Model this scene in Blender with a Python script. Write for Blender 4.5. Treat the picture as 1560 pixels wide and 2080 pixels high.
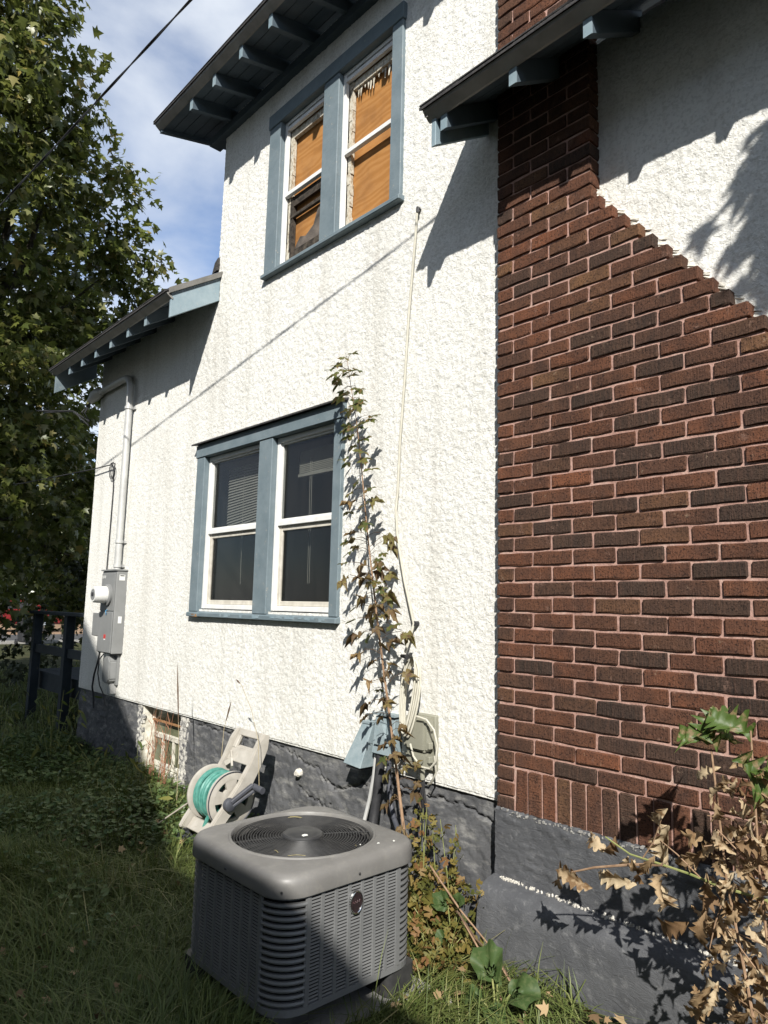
import bpy, bmesh, math, random
import numpy as np
from mathutils import Vector, Matrix
random.seed(7); RNG = np.random.default_rng(7)
for o in list(bpy.data.objects): bpy.data.objects.remove(o)
S = bpy.context.scene; COL = S.collection
# ---------------------------------------------------------------- camera
cam = bpy.data.cameras.new('camera'); co = bpy.data.objects.new('camera', cam); COL.objects.link(co); S.camera = co
cr = Vector((0.68139466, 0.73157904, 0.02221295)); cu = Vector((0.08321978, -0.10759196, 0.99070603)); cf = Vector((-0.72716971, 0.67321324, 0.13419443))
co.matrix_world = Matrix(((cr.x, cu.x, -cf.x, 2.134), (cr.y, cu.y, -cf.y, -2.825), (cr.z, cu.z, -cf.z, 1.55), (0, 0, 0, 1)))
cam.sensor_fit = 'HORIZONTAL'; cam.sensor_width = 36; cam.lens = 1420 / 1560 * 36; cam.clip_start = 0.05; cam.clip_end = 2000
S.render.resolution_x = 768; S.render.resolution_y = 1024
# ---------------------------------------------------------------- sun, sky, exposure
SUNDIR = Vector((-1, 1, -1.05)).normalized()
sl = bpy.data.lights.new('sun', 'SUN'); sl.energy = 4.6; sl.angle = math.radians(0.55); sl.color = (1, 0.965, 0.905)
so = bpy.data.objects.new('sun', sl); COL.objects.link(so); so.rotation_euler = SUNDIR.to_track_quat('-Z', 'Y').to_euler(); so.location = (8, -10, 12)
W = bpy.data.worlds.new('World'); S.world = W; W.use_nodes = True
nt = W.node_tree; nd = nt.nodes; lk = nt.links
bg = nd['Background']; bg.inputs['Strength'].default_value = 0.14
sky = nd.new('ShaderNodeTexSky'); sky.sky_type = 'NISHITA'; sky.sun_disc = False
sky.sun_elevation = math.radians(36.6); sky.sun_rotation = math.radians(135); sky.air_density = 0.9; sky.dust_density = 0.3; sky.ozone_density = 2.5
tc = nd.new('ShaderNodeTexCoord'); mp = nd.new('ShaderNodeMapping'); mp.inputs['Scale'].default_value = (2.2, 2.2, 4.6); mp.inputs['Rotation'].default_value = (0.3, 0.25, 0.6)
mp.inputs['Location'].default_value = (4.4, 4.4, 4.4)
n1 = nd.new('ShaderNodeTexNoise'); n1.inputs['Scale'].default_value = 1.5; n1.inputs['Detail'].default_value = 9; n1.inputs['Roughness'].default_value = 0.5; n1.inputs['Distortion'].default_value = 0.15
cr1 = nd.new('ShaderNodeValToRGB'); cr1.color_ramp.elements[0].position = 0.33; cr1.color_ramp.elements[1].position = 0.62
mx = nd.new('ShaderNodeMix'); mx.data_type = 'RGBA'; mx.inputs['B'].default_value = (3.8, 4.05, 4.4, 1)
mm = nd.new('ShaderNodeMath'); mm.operation = 'MULTIPLY'; mm.inputs[1].default_value = 0.9
lk.new(tc.outputs['Generated'], mp.inputs['Vector']); lk.new(mp.outputs['Vector'], n1.inputs['Vector']); lk.new(n1.outputs['Fac'], cr1.inputs['Fac'])
lk.new(cr1.outputs['Color'], mm.inputs[0]); lk.new(mm.outputs[0], mx.inputs['Factor']); sm = nd.new('ShaderNodeMix'); sm.data_type = 'RGBA'; sm.blend_type = 'MULTIPLY'; sm.inputs['Factor'].default_value = 1; sm.inputs['B'].default_value = (0.84, 0.84, 0.86, 1)
lk.new(sky.outputs['Color'], sm.inputs['A']); lk.new(sm.outputs['Result'], mx.inputs['A']); lk.new(mx.outputs['Result'], bg.inputs['Color'])
vs = S.view_settings; vs.view_transform = 'Standard'; vs.look = 'None'; vs.exposure = 0.74; vs.gamma = 1; vs.use_curve_mapping = False
S.render.engine = 'CYCLES'; S.cycles.max_bounces = 6; S.cycles.diffuse_bounces = 3; S.cycles.glossy_bounces = 2; S.cycles.transmission_bounces = 3; S.cycles.transparent_max_bounces = 8; S.cycles.caustics_reflective = False; S.cycles.caustics_refractive = False

# ================================================================ helpers
def tag(o, label=None, cat=None, group=None, kind=None):
    if label: o['label'] = label
    if cat: o['category'] = cat
    if group: o['group'] = group
    if kind: o['kind'] = kind
    return o
def empty(name, loc, label, cat, group=None):
    o = bpy.data.objects.new(name, None); o.empty_display_size = 0.1; COL.objects.link(o); o.location = loc
    return tag(o, label, cat, group)
def wloc(p):
    v = Vector((0, 0, 0))
    while p is not None: v += p.location; p = p.parent
    return v
class MB:
    def __init__(s): s.v = []; s.f = []; s.a = []
    def add(s, vs, fs):
        n = len(s.v); s.v += [tuple(p) for p in vs]; s.f += [tuple(i + n for i in f) for f in fs]; return s
    def hexa(s, p): return s.add(p, [(0, 3, 2, 1), (4, 5, 6, 7), (0, 1, 5, 4), (1, 2, 6, 5), (2, 3, 7, 6), (3, 0, 4, 7)])
    def box(s, x0, x1, y0, y1, z0, z1):
        return s.hexa([(x0, y0, z0), (x1, y0, z0), (x1, y1, z0), (x0, y1, z0), (x0, y0, z1), (x1, y0, z1), (x1, y1, z1), (x0, y1, z1)])
    def prism(s, pts, a, b):                 # polygon pts extruded from offset a to offset b (vectors)
        n = len(pts); a = Vector(a); b = Vector(b)
        P = [Vector(p) + a for p in pts] + [Vector(p) + b for p in pts]
        return s.add(P, [tuple(range(n))[::-1], tuple(range(n, 2 * n))] + [(i, (i + 1) % n, n + (i + 1) % n, n + i) for i in range(n)])
    def bar(s, a, b, w, h, up=(0, 0, 1)):    # rectangular bar between two points
        a = Vector(a); b = Vector(b); d = (b - a).normalized(); x = d.cross(Vector(up)).normalized() * w / 2; z = x.cross(d).normalized() * h / 2
        return s.hexa([a - x - z, a + x - z, b + x - z, b - x - z, a - x + z, a + x + z, b + x + z, b - x + z])
    def tube(s, pts, r, n=8, cap=True, closed=False):
        pts = [Vector(p) for p in pts]; m = len(pts); rs = r if isinstance(r, (list, tuple)) else [r] * m
        up = Vector((0.13, 0.31, 0.94)); V = []; F = []; px = None
        for i, p in enumerate(pts):
            d = (pts[(i + 1) % m] - pts[i - 1]) if closed else (pts[min(i + 1, m - 1)] - pts[max(i - 1, 0)])
            d.normalize()
            if px is None: px = d.cross(up); px = px if px.length > 1e-4 else d.cross(Vector((1, 0, 0)))
            x = (px - d * px.dot(d)); x = x.normalized() if x.length > 1e-5 else d.orthogonal().normalized(); px = x; y = d.cross(x)
            V += [p + (x * math.cos(2 * math.pi * k / n) + y * math.sin(2 * math.pi * k / n)) * rs[i] for k in range(n)]
        for i in range(m if closed else m - 1):
            j = (i + 1) % m
            F += [(i * n + k, i * n + (k + 1) % n, j * n + (k + 1) % n, j * n + k) for k in range(n)]
        if cap and not closed: F += [tuple(range(n))[::-1], tuple(range((m - 1) * n, m * n))]
        return s.add(V, F)
    def loops(s, L, closed=True, capa=False, capb=False):   # bridge successive loops of equal length
        n = len(L[0]); V = [p for l in L for p in l]; F = []
        for i in range(len(L) - 1):
            for k in range(n if closed else n - 1): F.append((i * n + k, i * n + (k + 1) % n, (i + 1) * n + (k + 1) % n, (i + 1) * n + k))
        if capa: F.append(tuple(range(n))[::-1])
        if capb: F.append(tuple(range((len(L) - 1) * n, len(L) * n)))
        return s.add(V, F)
    def lathe(s, c, axis, prof, n=24):       # prof: (distance along axis, radius)
        c = Vector(c); d = Vector(axis).normalized(); x = d.orthogonal().normalized(); y = d.cross(x)
        return s.loops([[c + d * t + (x * math.cos(2 * math.pi * k / n) + y * math.sin(2 * math.pi * k / n)) * r for k in range(n)] for t, r in prof], True, True, True)
    def build(s, name, mat, parent=None, smooth=False, bevel=0, seg=1, label=None, cat=None, group=None, kind=None, wob=0):
        me = bpy.data.meshes.new(name); off = wloc(parent) if parent else Vector((0, 0, 0))
        V = [(p[0] - off.x, p[1] - off.y, p[2] - off.z) for p in s.v]
        if wob: V = [tuple(c + random.uniform(-wob, wob) for c in p) for p in V]
        me.from_pydata(V, [], s.f)
        bm = bmesh.new(); bm.from_mesh(me); bmesh.ops.recalc_face_normals(bm, faces=bm.faces)
        if bevel: bmesh.ops.bevel(bm, geom=[e for e in bm.edges if len(e.link_faces) == 2 and e.calc_face_angle(0) > 0.5], offset=bevel, segments=seg, affect='EDGES', clamp_overlap=True)
        bm.to_mesh(me); bm.free()
        if smooth:
            for p in me.polygons: p.use_smooth = True
            me.set_sharp_from_angle(angle=math.radians(40))
        me.materials.append(mat); o = bpy.data.objects.new(name, me); COL.objects.link(o); o.parent = parent
        return tag(o, label, cat, group, kind)
def npmesh(name, V, F, mat, parent=None, rnd=None, smooth=False, **kw):
    """V (n,3) float array, F (m,k) int array with constant k; rnd = per-vertex float attribute"""
    off = wloc(parent) if parent else Vector((0, 0, 0)); V = np.asarray(V, np.float32) - np.array(off, np.float32)
    me = bpy.data.meshes.new(name); k = F.shape[1]; m = F.shape[0]
    me.vertices.add(len(V)); me.vertices.foreach_set('co', V.ravel())
    me.loops.add(m * k); me.loops.foreach_set('vertex_index', F.astype(np.int32).ravel())
    me.polygons.add(m); me.polygons.foreach_set('loop_start', np.arange(0, m * k, k, dtype=np.int32))
    try: me.polygons.foreach_set('loop_total', np.full(m, k, dtype=np.int32))
    except Exception: pass
    if smooth: me.polygons.foreach_set('use_smooth', np.ones(m, dtype=bool))
    me.update(calc_edges=True); me.validate()
    if rnd is not None:
        at = me.attributes.new('rnd', 'FLOAT', 'POINT'); at.data.foreach_set('value', np.asarray(rnd, np.float32))
    me.materials.append(mat); o = bpy.data.objects.new(name, me); COL.objects.link(o); o.parent = parent
    return tag(o, **kw)
_tab = RNG.random((256, 256))
def vnoise(x, y, sc, seed=0):
    x = np.asarray(x) / sc + seed * 17.3 + 500; y = np.asarray(y) / sc + seed * 9.7 + 500
    xi = np.floor(x).astype(int); yi = np.floor(y).astype(int); fx = x - xi; fy = y - yi; fx = fx * fx * (3 - 2 * fx); fy = fy * fy * (3 - 2 * fy)
    t = lambda a, b: _tab[a & 255, b & 255]
    return (t(xi, yi) * (1 - fx) + t(xi + 1, yi) * fx) * (1 - fy) + (t(xi, yi + 1) * (1 - fx) + t(xi + 1, yi + 1) * fx) * fy

# ---------------------------------------------------------------- materials
class Mat:
    def __init__(s, name, rough=0.7, spec=0.3, metal=0):
        s.m = bpy.data.materials.new(name); s.m.use_nodes = True; s.n = s.m.node_tree.nodes; s.l = s.m.node_tree.links
        s.b = s.n['Principled BSDF']; s.b.inputs['Roughness'].default_value = rough; s.b.inputs['Specular IOR Level'].default_value = spec; s.b.inputs['Metallic'].default_value = metal
        s._tc = None; s.h = None
    def coord(s, kind='Object', scale=(1, 1, 1), rnd=False):
        if not s._tc: s._tc = s.n.new('ShaderNodeTexCoord')
        mp = s.n.new('ShaderNodeMapping'); mp.inputs['Scale'].default_value = scale; s.l.new(s._tc.outputs[kind], mp.inputs['Vector'])
        if rnd:
            oi = s.n.new('ShaderNodeObjectInfo'); vm = s.n.new('ShaderNodeVectorMath'); vm.operation = 'SCALE'; vm.inputs[0].default_value = (17, 31, 23)
            s.l.new(oi.outputs['Random'], vm.inputs['Scale']); s.l.new(vm.outputs[0], mp.inputs['Location'])
        return mp.outputs['Vector']
    def noise(s, scale, detail=4, rough=0.55, vec=None, dist=0):
        n = s.n.new('ShaderNodeTexNoise'); n.inputs['Scale'].default_value = scale; n.inputs['Detail'].default_value = detail; n.inputs['Roughness'].default_value = rough; n.inputs['Distortion'].default_value = dist
        s.l.new(vec if vec is not None else s.coord(), n.inputs['Vector']); return n.outputs['Fac']
    def ramp(s, fac, *stops):
        r = s.n.new('ShaderNodeValToRGB'); e = r.color_ramp.elements
        while len(e) < len(stops): e.new(0.5)
        for i, (p, c) in enumerate(stops):
            e[i].position = p; e[i].color = (c, c, c, 1) if isinstance(c, (int, float)) else (*c, 1)
        s.l.new(fac, r.inputs['Fac']); return r.outputs['Color']
    def mix(s, fac, a, b, mode='MIX'):
        m = s.n.new('ShaderNodeMix'); m.data_type = 'RGBA'; m.blend_type = mode
        for k, v in (('Factor', fac), ('A', a), ('B', b)):
            if isinstance(v, bpy.types.NodeSocket): s.l.new(v, m.inputs[k])
            elif k == 'Factor': m.inputs[k].default_value = v
            else: m.inputs[k].default_value = (*v, 1)
        return m.outputs['Result']
    def math(s, op, a, b=0.0):
        m = s.n.new('ShaderNodeMath'); m.operation = op
        for i, v in enumerate((a, b)):
            if isinstance(v, bpy.types.NodeSocket): s.l.new(v, m.inputs[i])
            else: m.inputs[i].default_value = v
        return m.outputs[0]
    def color(s, c):
        if isinstance(c, bpy.types.NodeSocket): s.l.new(c, s.b.inputs['Base Color'])
        else: s.b.inputs['Base Color'].default_value = (*c, 1)
        return s
    def rough(s, c): s.l.new(c, s.b.inputs['Roughness']); return s
    def bump(s, h, strength=0.5, dist=0.004):
        b = s.n.new('ShaderNodeBump'); b.inputs['Strength'].default_value = strength; b.inputs['Distance'].default_value = dist
        s.l.new(h, b.inputs['Height'])
        if s.h: s.l.new(s.h, b.inputs['Normal'])
        s.h = b.outputs['Normal']; s.l.new(s.h, s.b.inputs['Normal']); return s
    def rnd(s): return s.n.new('ShaderNodeObjectInfo').outputs['Random']
    def attr(s, name='rnd'):
        a = s.n.new('ShaderNodeAttribute'); a.attribute_name = name; return a.outputs['Fac']
    def z(s):
        sp = s.n.new('ShaderNodeSeparateXYZ'); s.l.new(s.coord(), sp.inputs[0]); return sp.outputs
def simple(name, c1, c2, scale=12, rough=0.7, spec=0.3, bump=0.3, bs=80, bd=0.002, metal=0, detail=5):
    m = Mat(name, rough, spec, metal); m.color(m.ramp(m.noise(scale, detail), (0.3, c1), (0.7, c2)))
    if bump: m.bump(m.noise(bs, 3), bump, bd)
    return m.m
def leafmat(name, stops, attr=True, trans=0.35, rough=0.55, patch=None):
    m = Mat(name, rough, 0.35); f = m.attr() if attr else m.rnd()
    c = m.ramp(f, *stops)
    if patch: c = m.mix(m.ramp(m.noise(patch[1], 3, vec=m.coord(rnd=not attr)), (0.5, 0.0), (0.62, 1.0)), c, patch[0])
    if not attr: c = m.mix(m.math('MULTIPLY', m.noise(40, 2), 0.4), c, (0.04, 0.03, 0.015))
    m.color(c)
    t = m.n.new('ShaderNodeBsdfTranslucent'); ms = m.n.new('ShaderNodeMixShader'); ms.inputs[0].default_value = trans
    m.l.new(c, t.inputs['Color']); m.l.new(m.b.outputs[0], ms.inputs[1]); m.l.new(t.outputs[0], ms.inputs[2]); m.l.new(ms.outputs[0], m.n['Material Output'].inputs['Surface'])
    return m.m
# stucco: cream white dash coat with grime
m = Mat('stucco', 0.9, 0.15)
c = m.ramp(m.noise(1.1, 3), (0.3, (0.70, 0.69, 0.645)), (0.7, (0.78, 0.775, 0.735)))
c = m.mix(m.math('MULTIPLY', m.ramp(m.noise(0.55, 2, 0.6), (0.45, 0.0), (0.7, 1.0)), 0.28), c, (0.56, 0.54, 0.485))
sx = m.coord(scale=(3.4, 1, 0.28))
c = m.mix(m.math('MULTIPLY', m.ramp(m.noise(1.6, 5, 0.68, sx), (0.48, 0.0), (0.72, 1.0)), 0.36), c, (0.40, 0.375, 0.315))
c = m.mix(m.math('MULTIPLY', m.ramp(m.noise(7, 4, 0.75), (0.56, 0.0), (0.70, 1.0)), 0.25), c, (0.50, 0.43, 0.36))
c = m.mix(m.math('MULTIPLY', m.ramp(m.noise(70, 2, 0.65), (0.48, 0.0), (0.64, 1.0)), 0.42), c, (0.40, 0.39, 0.345))
m.color(c); m.bump(m.noise(62, 4, 0.62, dist=0.8), 0.8, 0.010); STUCCO = m.m
# dark grey painted foundation
m = Mat('foundation_paint', 0.75, 0.25)
c = m.ramp(m.noise(4, 7, 0.6), (0.3, (0.06375, 0.06545, 0.0697)), (0.7, (0.119, 0.1198, 0.1232)))
c = m.mix(m.math('MULTIPLY', m.ramp(m.noise(14, 7, 0.7, m.coord(scale=(0.6, 1, 1.6))), (0.50, 0.0), (0.68, 1.0)), 0.75), c, (0.26, 0.255, 0.24))
m.color(c); m.bump(m.noise(34, 8, 0.72, dist=0.6), 0.7, 0.009); FOUND = m.m
m = Mat('chimney_base_paint', 0.6, 0.35)
c = m.ramp(m.noise(5, 6, 0.6), (0.3, (0.060, 0.062, 0.067)), (0.72, (0.100, 0.102, 0.107)))
c = m.mix(m.math('MULTIPLY', m.ramp(m.noise(30, 5, 0.7), (0.54, 0.0), (0.70, 1.0)), 0.5), c, (0.2, 0.2, 0.2))
m.color(c); m.bump(m.noise(26, 8, 0.72, m.coord(scale=(0.7, 1, 1.4)), 0.8), 0.75, 0.009); CBASE = m.m
m = Mat('flaking_whitewash', .9, .1); m.color(m.ramp(m.noise(26, 7, .7), (.44, (.60, .58, .52)), (.52, (.30, .29, .27)), (.60, (.09, .09, .10)))); m.bump(m.noise(40, 6), .9, .012); FLAK = m.m
CHIP = simple('chipped_white_plaster', (0.35, 0.33, 0.29), (0.66, 0.63, 0.56), 60, 0.9, 0.1, 0.8, 120, 0.004)
# bricks
def brickmat(name, stri):
    m = Mat(name, 0.9, 0.06); r = m.rnd(); v = m.coord(rnd=True)
    c = m.ramp(r, (0.0, (0.056, 0.039, 0.030)), (0.18, (0.070, 0.044, 0.032)), (0.3, (0.115, 0.054, 0.034)), (0.48, (0.150, 0.063, 0.036)), (0.6, (0.080, 0.048, 0.033)), (0.76, (0.185, 0.074, 0.040)), (0.92, (0.108, 0.054, 0.035)), (0.985, (0.16, 0.085, 0.045)))
    c = m.mix(m.ramp(m.noise(9, 3, 0.65, v), (0.35, 0.0), (0.75, 0.7)), c, (0.034, 0.026, 0.024))
    ge = m.n.new('ShaderNodeNewGeometry'); soot = m.noise(2.2, 3, 0.62, ge.outputs['Position'])
    c = m.mix(m.ramp(soot, (0.50, 0.0), (0.70, 0.6)), c, (0.026, 0.022, 0.020))
    st = m.noise(1.0, 5, 0.75, m.coord(scale=stri, rnd=True))
    c = m.mix(m.ramp(st, (0.45, 0.0), (0.66, 0.34)), c, (0.15, 0.080, 0.055))
    c = m.mix(m.math('MULTIPLY', m.ramp(m.noise(11, 5, 0.8, ge.outputs['Position']), (0.60, 0.0), (0.68, 1.0)), 0.45), c, (0.24, 0.15, 0.115))
    c = m.mix(m.math('MULTIPLY', m.ramp(m.noise(150, 1, 0.6, v), (0.57, 0.0), (0.64, 1.0)), 0.75), c, (0.022, 0.016, 0.014))
    c = m.mix(m.math('MULTIPLY', m.ramp(m.noise(16, 4, 0.75, v), (0.66, 0.0), (0.74, 1.0)), 0.6), c, (0.30, 0.22, 0.15))
    m.color(c); m.bump(st, 1.0, 0.005); m.bump(m.noise(90, 3, 0.7, v), 0.7, 0.006); return m.m
BRICK = brickmat('wirecut_brick', (150, 20, 9)); BRICKS = brickmat('wirecut_brick_upright', (9, 20, 150))
m = Mat('pink_mortar', 0.95, 0.1)
c = m.ramp(m.noise(14, 6, 0.6), (0.25, (0.25, 0.145, 0.115)), (0.55, (0.40, 0.25, 0.205)), (0.8, (0.47, 0.36, 0.30)))
m.color(c); m.bump(m.noise(60, 5), 0.8, 0.006); MORTAR = m.m
# blue grey weathered paint
def paint(name, a, b, worn=0.5, chip=(0.42, 0.36, 0.28)):
    m = Mat(name, 0.62, 0.3); g = m.noise(6, 7, 0.65, m.coord(scale=(1, 1, 1)))
    c = m.ramp(g, (0.3, a), (0.7, b)); c = m.mix(m.math('MULTIPLY', m.ramp(m.noise(26, 6, 0.75), (0.62, 0.0), (0.69, 1.0)), worn), c, chip)
    m.color(c); m.bump(m.noise(50, 5, 0.6, m.coord(scale=(0.5, 1, 0.5))), 0.5, 0.004); return m.m
BLUE = paint('blue_grey_trim_paint', (0.115, 0.1518, 0.1702), (0.1702, 0.2098, 0.2282))
BLUE2 = paint('pale_blue_trim_paint', (0.17, 0.2338, 0.2677), (0.255, 0.3145, 0.34), 0.45)
SOFF = paint('soffit_slate_paint', (0.0624, 0.08528, 0.104), (0.0884, 0.1144, 0.1352), 0.12)
DRIP = simple('grey_drip_metal', (0.18, 0.1725, 0.1575), (0.27, 0.2587, 0.24), 9, 0.55, 0.4, 0.15)
SHING = simple('asphalt_shingle', (0.03, 0.03, 0.032), (0.075, 0.072, 0.07), 60, 0.95, 0.1, 0.6, 150, 0.004)
VINYL = simple('white_sash_vinyl', (0.627, 0.6222, 0.5985), (0.741, 0.7362, 0.7125), 14, 0.5, 0.4, 0.2)
BEIGES = simple('aged_beige_sash', (0.42, 0.39, 0.33), (0.58, 0.55, 0.48), 20, 0.6, 0.3, 0.3)
m = Mat('peeling_sash_paint', 0.8, 0.2); c = m.ramp(m.noise(38, 6, 0.75, m.coord(scale=(2, 1, 0.7))), (0.40, (0.52, 0.5, 0.43)), (0.54, (0.42, 0.38, 0.30)), (0.62, (0.20, 0.15, 0.09))); m.color(c); m.bump(m.noise(60, 5), 0.8, 0.006); PEEL = m.m
m = Mat('plywood', 0.75, 0.2); wv = m.n.new('ShaderNodeTexWave'); wv.wave_type = 'RINGS'; wv.rings_direction = 'Y'; wv.inputs['Scale'].default_value = 2.3; wv.inputs['Distortion'].default_value = 16; wv.inputs['Detail'].default_value = 5; wv.inputs['Detail Scale'].default_value = 1.1
m.l.new(m.coord(scale=(0.7, 1, 2.6)), wv.inputs['Vector'])
c = m.ramp(wv.outputs['Fac'], (0.05, (0.315, 0.142, 0.038)), (0.5, (0.345, 0.158, 0.046)), (0.95, (0.375, 0.182, 0.058)))
c = m.mix(m.math('MULTIPLY', m.ramp(m.noise(7, 5), (0.42, 0.0), (0.75, 1.0)), 0.5), c, (0.16, 0.075, 0.032)); m.color(c); m.bump(wv.outputs['Fac'], 0.1, 0.002); PLY = m.m
CHAR = simple('charred_wood', (0.02, 0.018, 0.016), (0.09, 0.075, 0.06), 25, 0.95, 0.1, 0.8, 70, 0.006)
RAG = simple('sooty_torn_sheet', (0.05, 0.045, 0.04), (0.17, 0.145, 0.125), 9, 0.9, 0.1, 0.6, 30, 0.006)
m = Mat('window_glass', 0.03, 0.5); tr = m.n.new('ShaderNodeBsdfTransparent'); tr.inputs['Color'].default_value = (0.70, 0.71, 0.70, 1); gl = m.n.new('ShaderNodeBsdfGlossy'); gl.inputs['Roughness'].default_value = 0.06; gl.inputs['Color'].default_value = (0.8, 0.8, 0.8, 1)
lw = m.n.new('ShaderNodeLayerWeight'); lw.inputs['Blend'].default_value = 0.5; frs = m.math('ADD', m.math('MULTIPLY', m.math('POWER', lw.outputs['Facing'], 3.0), 0.25), 0.012); ms = m.n.new('ShaderNodeMixShader'); df = m.n.new('ShaderNodeBsdfDiffuse'); df.inputs['Color'].default_value = (0.16, 0.155, 0.145, 1); ms2 = m.n.new('ShaderNodeMixShader')
dst = m.math('MULTIPLY', m.ramp(m.noise(3.0, 6, 0.7, m.coord(scale=(9, 1, 0.5))), (0.4, 0.3), (0.75, 1.0)), 0.055)
m.l.new(frs, ms.inputs[0]); m.l.new(tr.outputs[0], ms.inputs[1]); m.l.new(gl.outputs[0], ms.inputs[2]); m.l.new(dst, ms2.inputs[0]); m.l.new(ms.outputs[0], ms2.inputs[1]); m.l.new(df.outputs[0], ms2.inputs[2]); m.l.new(ms2.outputs[0], m.n['Material Output'].inputs['Surface']); GLASS = m.m
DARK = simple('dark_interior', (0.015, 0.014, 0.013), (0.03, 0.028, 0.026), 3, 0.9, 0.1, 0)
BLIND = simple('dusty_blind', (0.42, 0.41, 0.37), (0.52, 0.5, 0.46), 8, 0.7, 0.2, 0)
# utilities
GALV = simple('grey_enamel_steel', (0.1721, 0.1754, 0.1721), (0.2104, 0.2136, 0.2104), 7, 0.5, 0.4, 0.1)
CONDUIT = simple('weathered_conduit', (0.40, 0.40, 0.39), (0.52, 0.52, 0.50), 9, 0.5, 0.4, 0.15, metal=0.2)
WHITEP = simple('white_plastic', (0.594, 0.594, 0.567), (0.666, 0.666, 0.639), 15, 0.4, 0.4, 0.05)
BLACKP = simple('black_rubber', (0.018, 0.018, 0.02), (0.04, 0.04, 0.042), 20, 0.6, 0.3, 0.2)
BEIGEP = simple('beige_plastic', (0.2108, 0.2081, 0.1634), (0.2635, 0.2582, 0.2055), 12, 0.5, 0.35, 0.15)
CABLE = simple('offwhite_cable', (0.42, 0.40, 0.33), (0.52, 0.50, 0.42), 30, 0.6, 0.3, 0)
REDP = simple('red_sticker', (0.42, 0.03, 0.03), (0.5, 0.05, 0.04), 30, 0.5, 0.3, 0)
TURQ = simple('blue_tie', (0.08, 0.25, 0.42), (0.1, 0.3, 0.5), 30, 0.5, 0.3, 0)
BOXB = simple('pale_blue_painted_box', (0.1951, 0.2492, 0.2673), (0.2746, 0.3251, 0.3396), 22, 0.55, 0.35, 0.4, 90, 0.003)
ACG = simple('warm_grey_enamel', (0.1248, 0.126, 0.1248), (0.156, 0.1572, 0.1548), 6, 0.42, 0.45, 0.12, 160, 0.001)
m = Mat('dusty_warm_grey_enamel', 0.45, 0.4); c = m.ramp(m.noise(6, 6), (0.3, (0.1355, 0.1297, 0.1198)), (0.7, (0.1747, 0.1682, 0.1569)))
c = m.mix(m.math('MULTIPLY', m.ramp(m.noise(30, 7, 0.75), (0.52, 0.0), (0.75, 1.0)), 0.4), c, (0.252, 0.238, 0.203)); m.color(c); m.rough(m.ramp(m.noise(14, 5), (0.3, 0.38), (0.7, 0.62))); m.bump(m.noise(180, 2), 0.12, 0.001); ACTOP = m.m
ACD = simple('fan_guard_black', (0.024, 0.024, 0.0248), (0.044, 0.0432, 0.0416), 25, 0.5, 0.4, 0.1)
ACIN = simple('coil_dark', (0.016, 0.016, 0.017), (0.035, 0.034, 0.033), 30, 0.8, 0.2, 0.3)
CHROME = simple('chrome_ring', (0.7, 0.7, 0.7), (0.8, 0.8, 0.8), 30, 0.22, 0.5, 0, metal=1)
CONC = simple('concrete', (0.21, 0.203, 0.189), (0.308, 0.301, 0.28), 18, 0.9, 0.15, 0.6, 90, 0.004)
REELP = simple('weathered_beige_plastic', (0.328, 0.305, 0.2624), (0.4198, 0.3936, 0.3477), 16, 0.55, 0.35, 0.2)
REELD = simple('dark_grey_plastic', (0.045, 0.048, 0.058), (0.07, 0.073, 0.085), 16, 0.5, 0.35, 0.2)
HOSE = simple('green_hose', (0.035, 0.165, 0.135), (0.095, 0.27, 0.22), 30, 0.45, 0.4, 0.1)
RUST = simple('rusty_steel', (0.17, 0.075, 0.03), (0.34, 0.20, 0.10), 25, 0.9, 0.1, 0.5)
BWP = simple('flaking_white_frame', (0.40, 0.37, 0.29), (0.72, 0.70, 0.62), 22, 0.8, 0.2, 0.7, 70, 0.006)
BGL = simple('grimy_basement_glass', (0.07, 0.08, 0.045), (0.16, 0.165, 0.10), 9, 0.25, 0.5, 0.2)
TWIG = simple('brown_bark_stem', (0.20, 0.125, 0.075), (0.33, 0.22, 0.14), 40, 0.8, 0.2, 0.4)
DTWIG = simple('dark_twig', (0.07, 0.045, 0.03), (0.15, 0.10, 0.065), 40, 0.85, 0.2, 0.4)
GSTEM = simple('green_stem', (0.16, 0.19, 0.06), (0.28, 0.28, 0.11), 40, 0.6, 0.3, 0.1)
BARK = simple('maple_bark', (0.05, 0.043, 0.036), (0.13, 0.115, 0.095), 9, 0.95, 0.1, 0.9, 25, 0.02)

# ================================================================ ground
m = Mat('lawn_soil', 0.95, 0.1); c = m.ramp(m.noise(1.4, 7, 0.6), (0.3, (0.030, 0.032, 0.014)), (0.55, (0.045, 0.048, 0.020)), (0.75, (0.060, 0.048, 0.028)))
m.color(c); m.bump(m.noise(30, 5), 0.8, 0.02); SOIL = m.m
gx = np.concatenate([-np.geomspace(14, 900, 26)[::-1], np.arange(-13.6, 4.01, 0.16), np.geomspace(4.3, 900, 26)])
gy = np.concatenate([-np.geomspace(6.2, 900, 26)[::-1], np.arange(-6, 2.01, 0.16), np.geomspace(2.3, 900, 26)])
GX, GY = np.meshgrid(gx, gy, indexing='ij')
def gz(x, y):
    x = np.asarray(x, float); y = np.asarray(y, float)
    near = np.clip(1 - np.maximum(np.abs(x + 3) / 12, np.abs(y) / 8), 0, 1)
    return (0.07 * (vnoise(x, y, 0.9, 1) - 0.5) + 0.03 * (vnoise(x, y, 0.3, 2) - 0.5) + 0.015) * np.clip(near * 3, 0, 1)
GZ = gz(GX, GY); nxg, nyg = GX.shape
idx = np.arange(nxg * nyg).reshape(nxg, nyg); F = np.stack([idx[:-1, :-1], idx[1:, :-1], idx[1:, 1:], idx[:-1, 1:]], -1).reshape(-1, 4)
npmesh('ground', np.stack([GX, GY, GZ], -1).reshape(-1, 3), F, SOIL, smooth=True, kind='structure')
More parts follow.
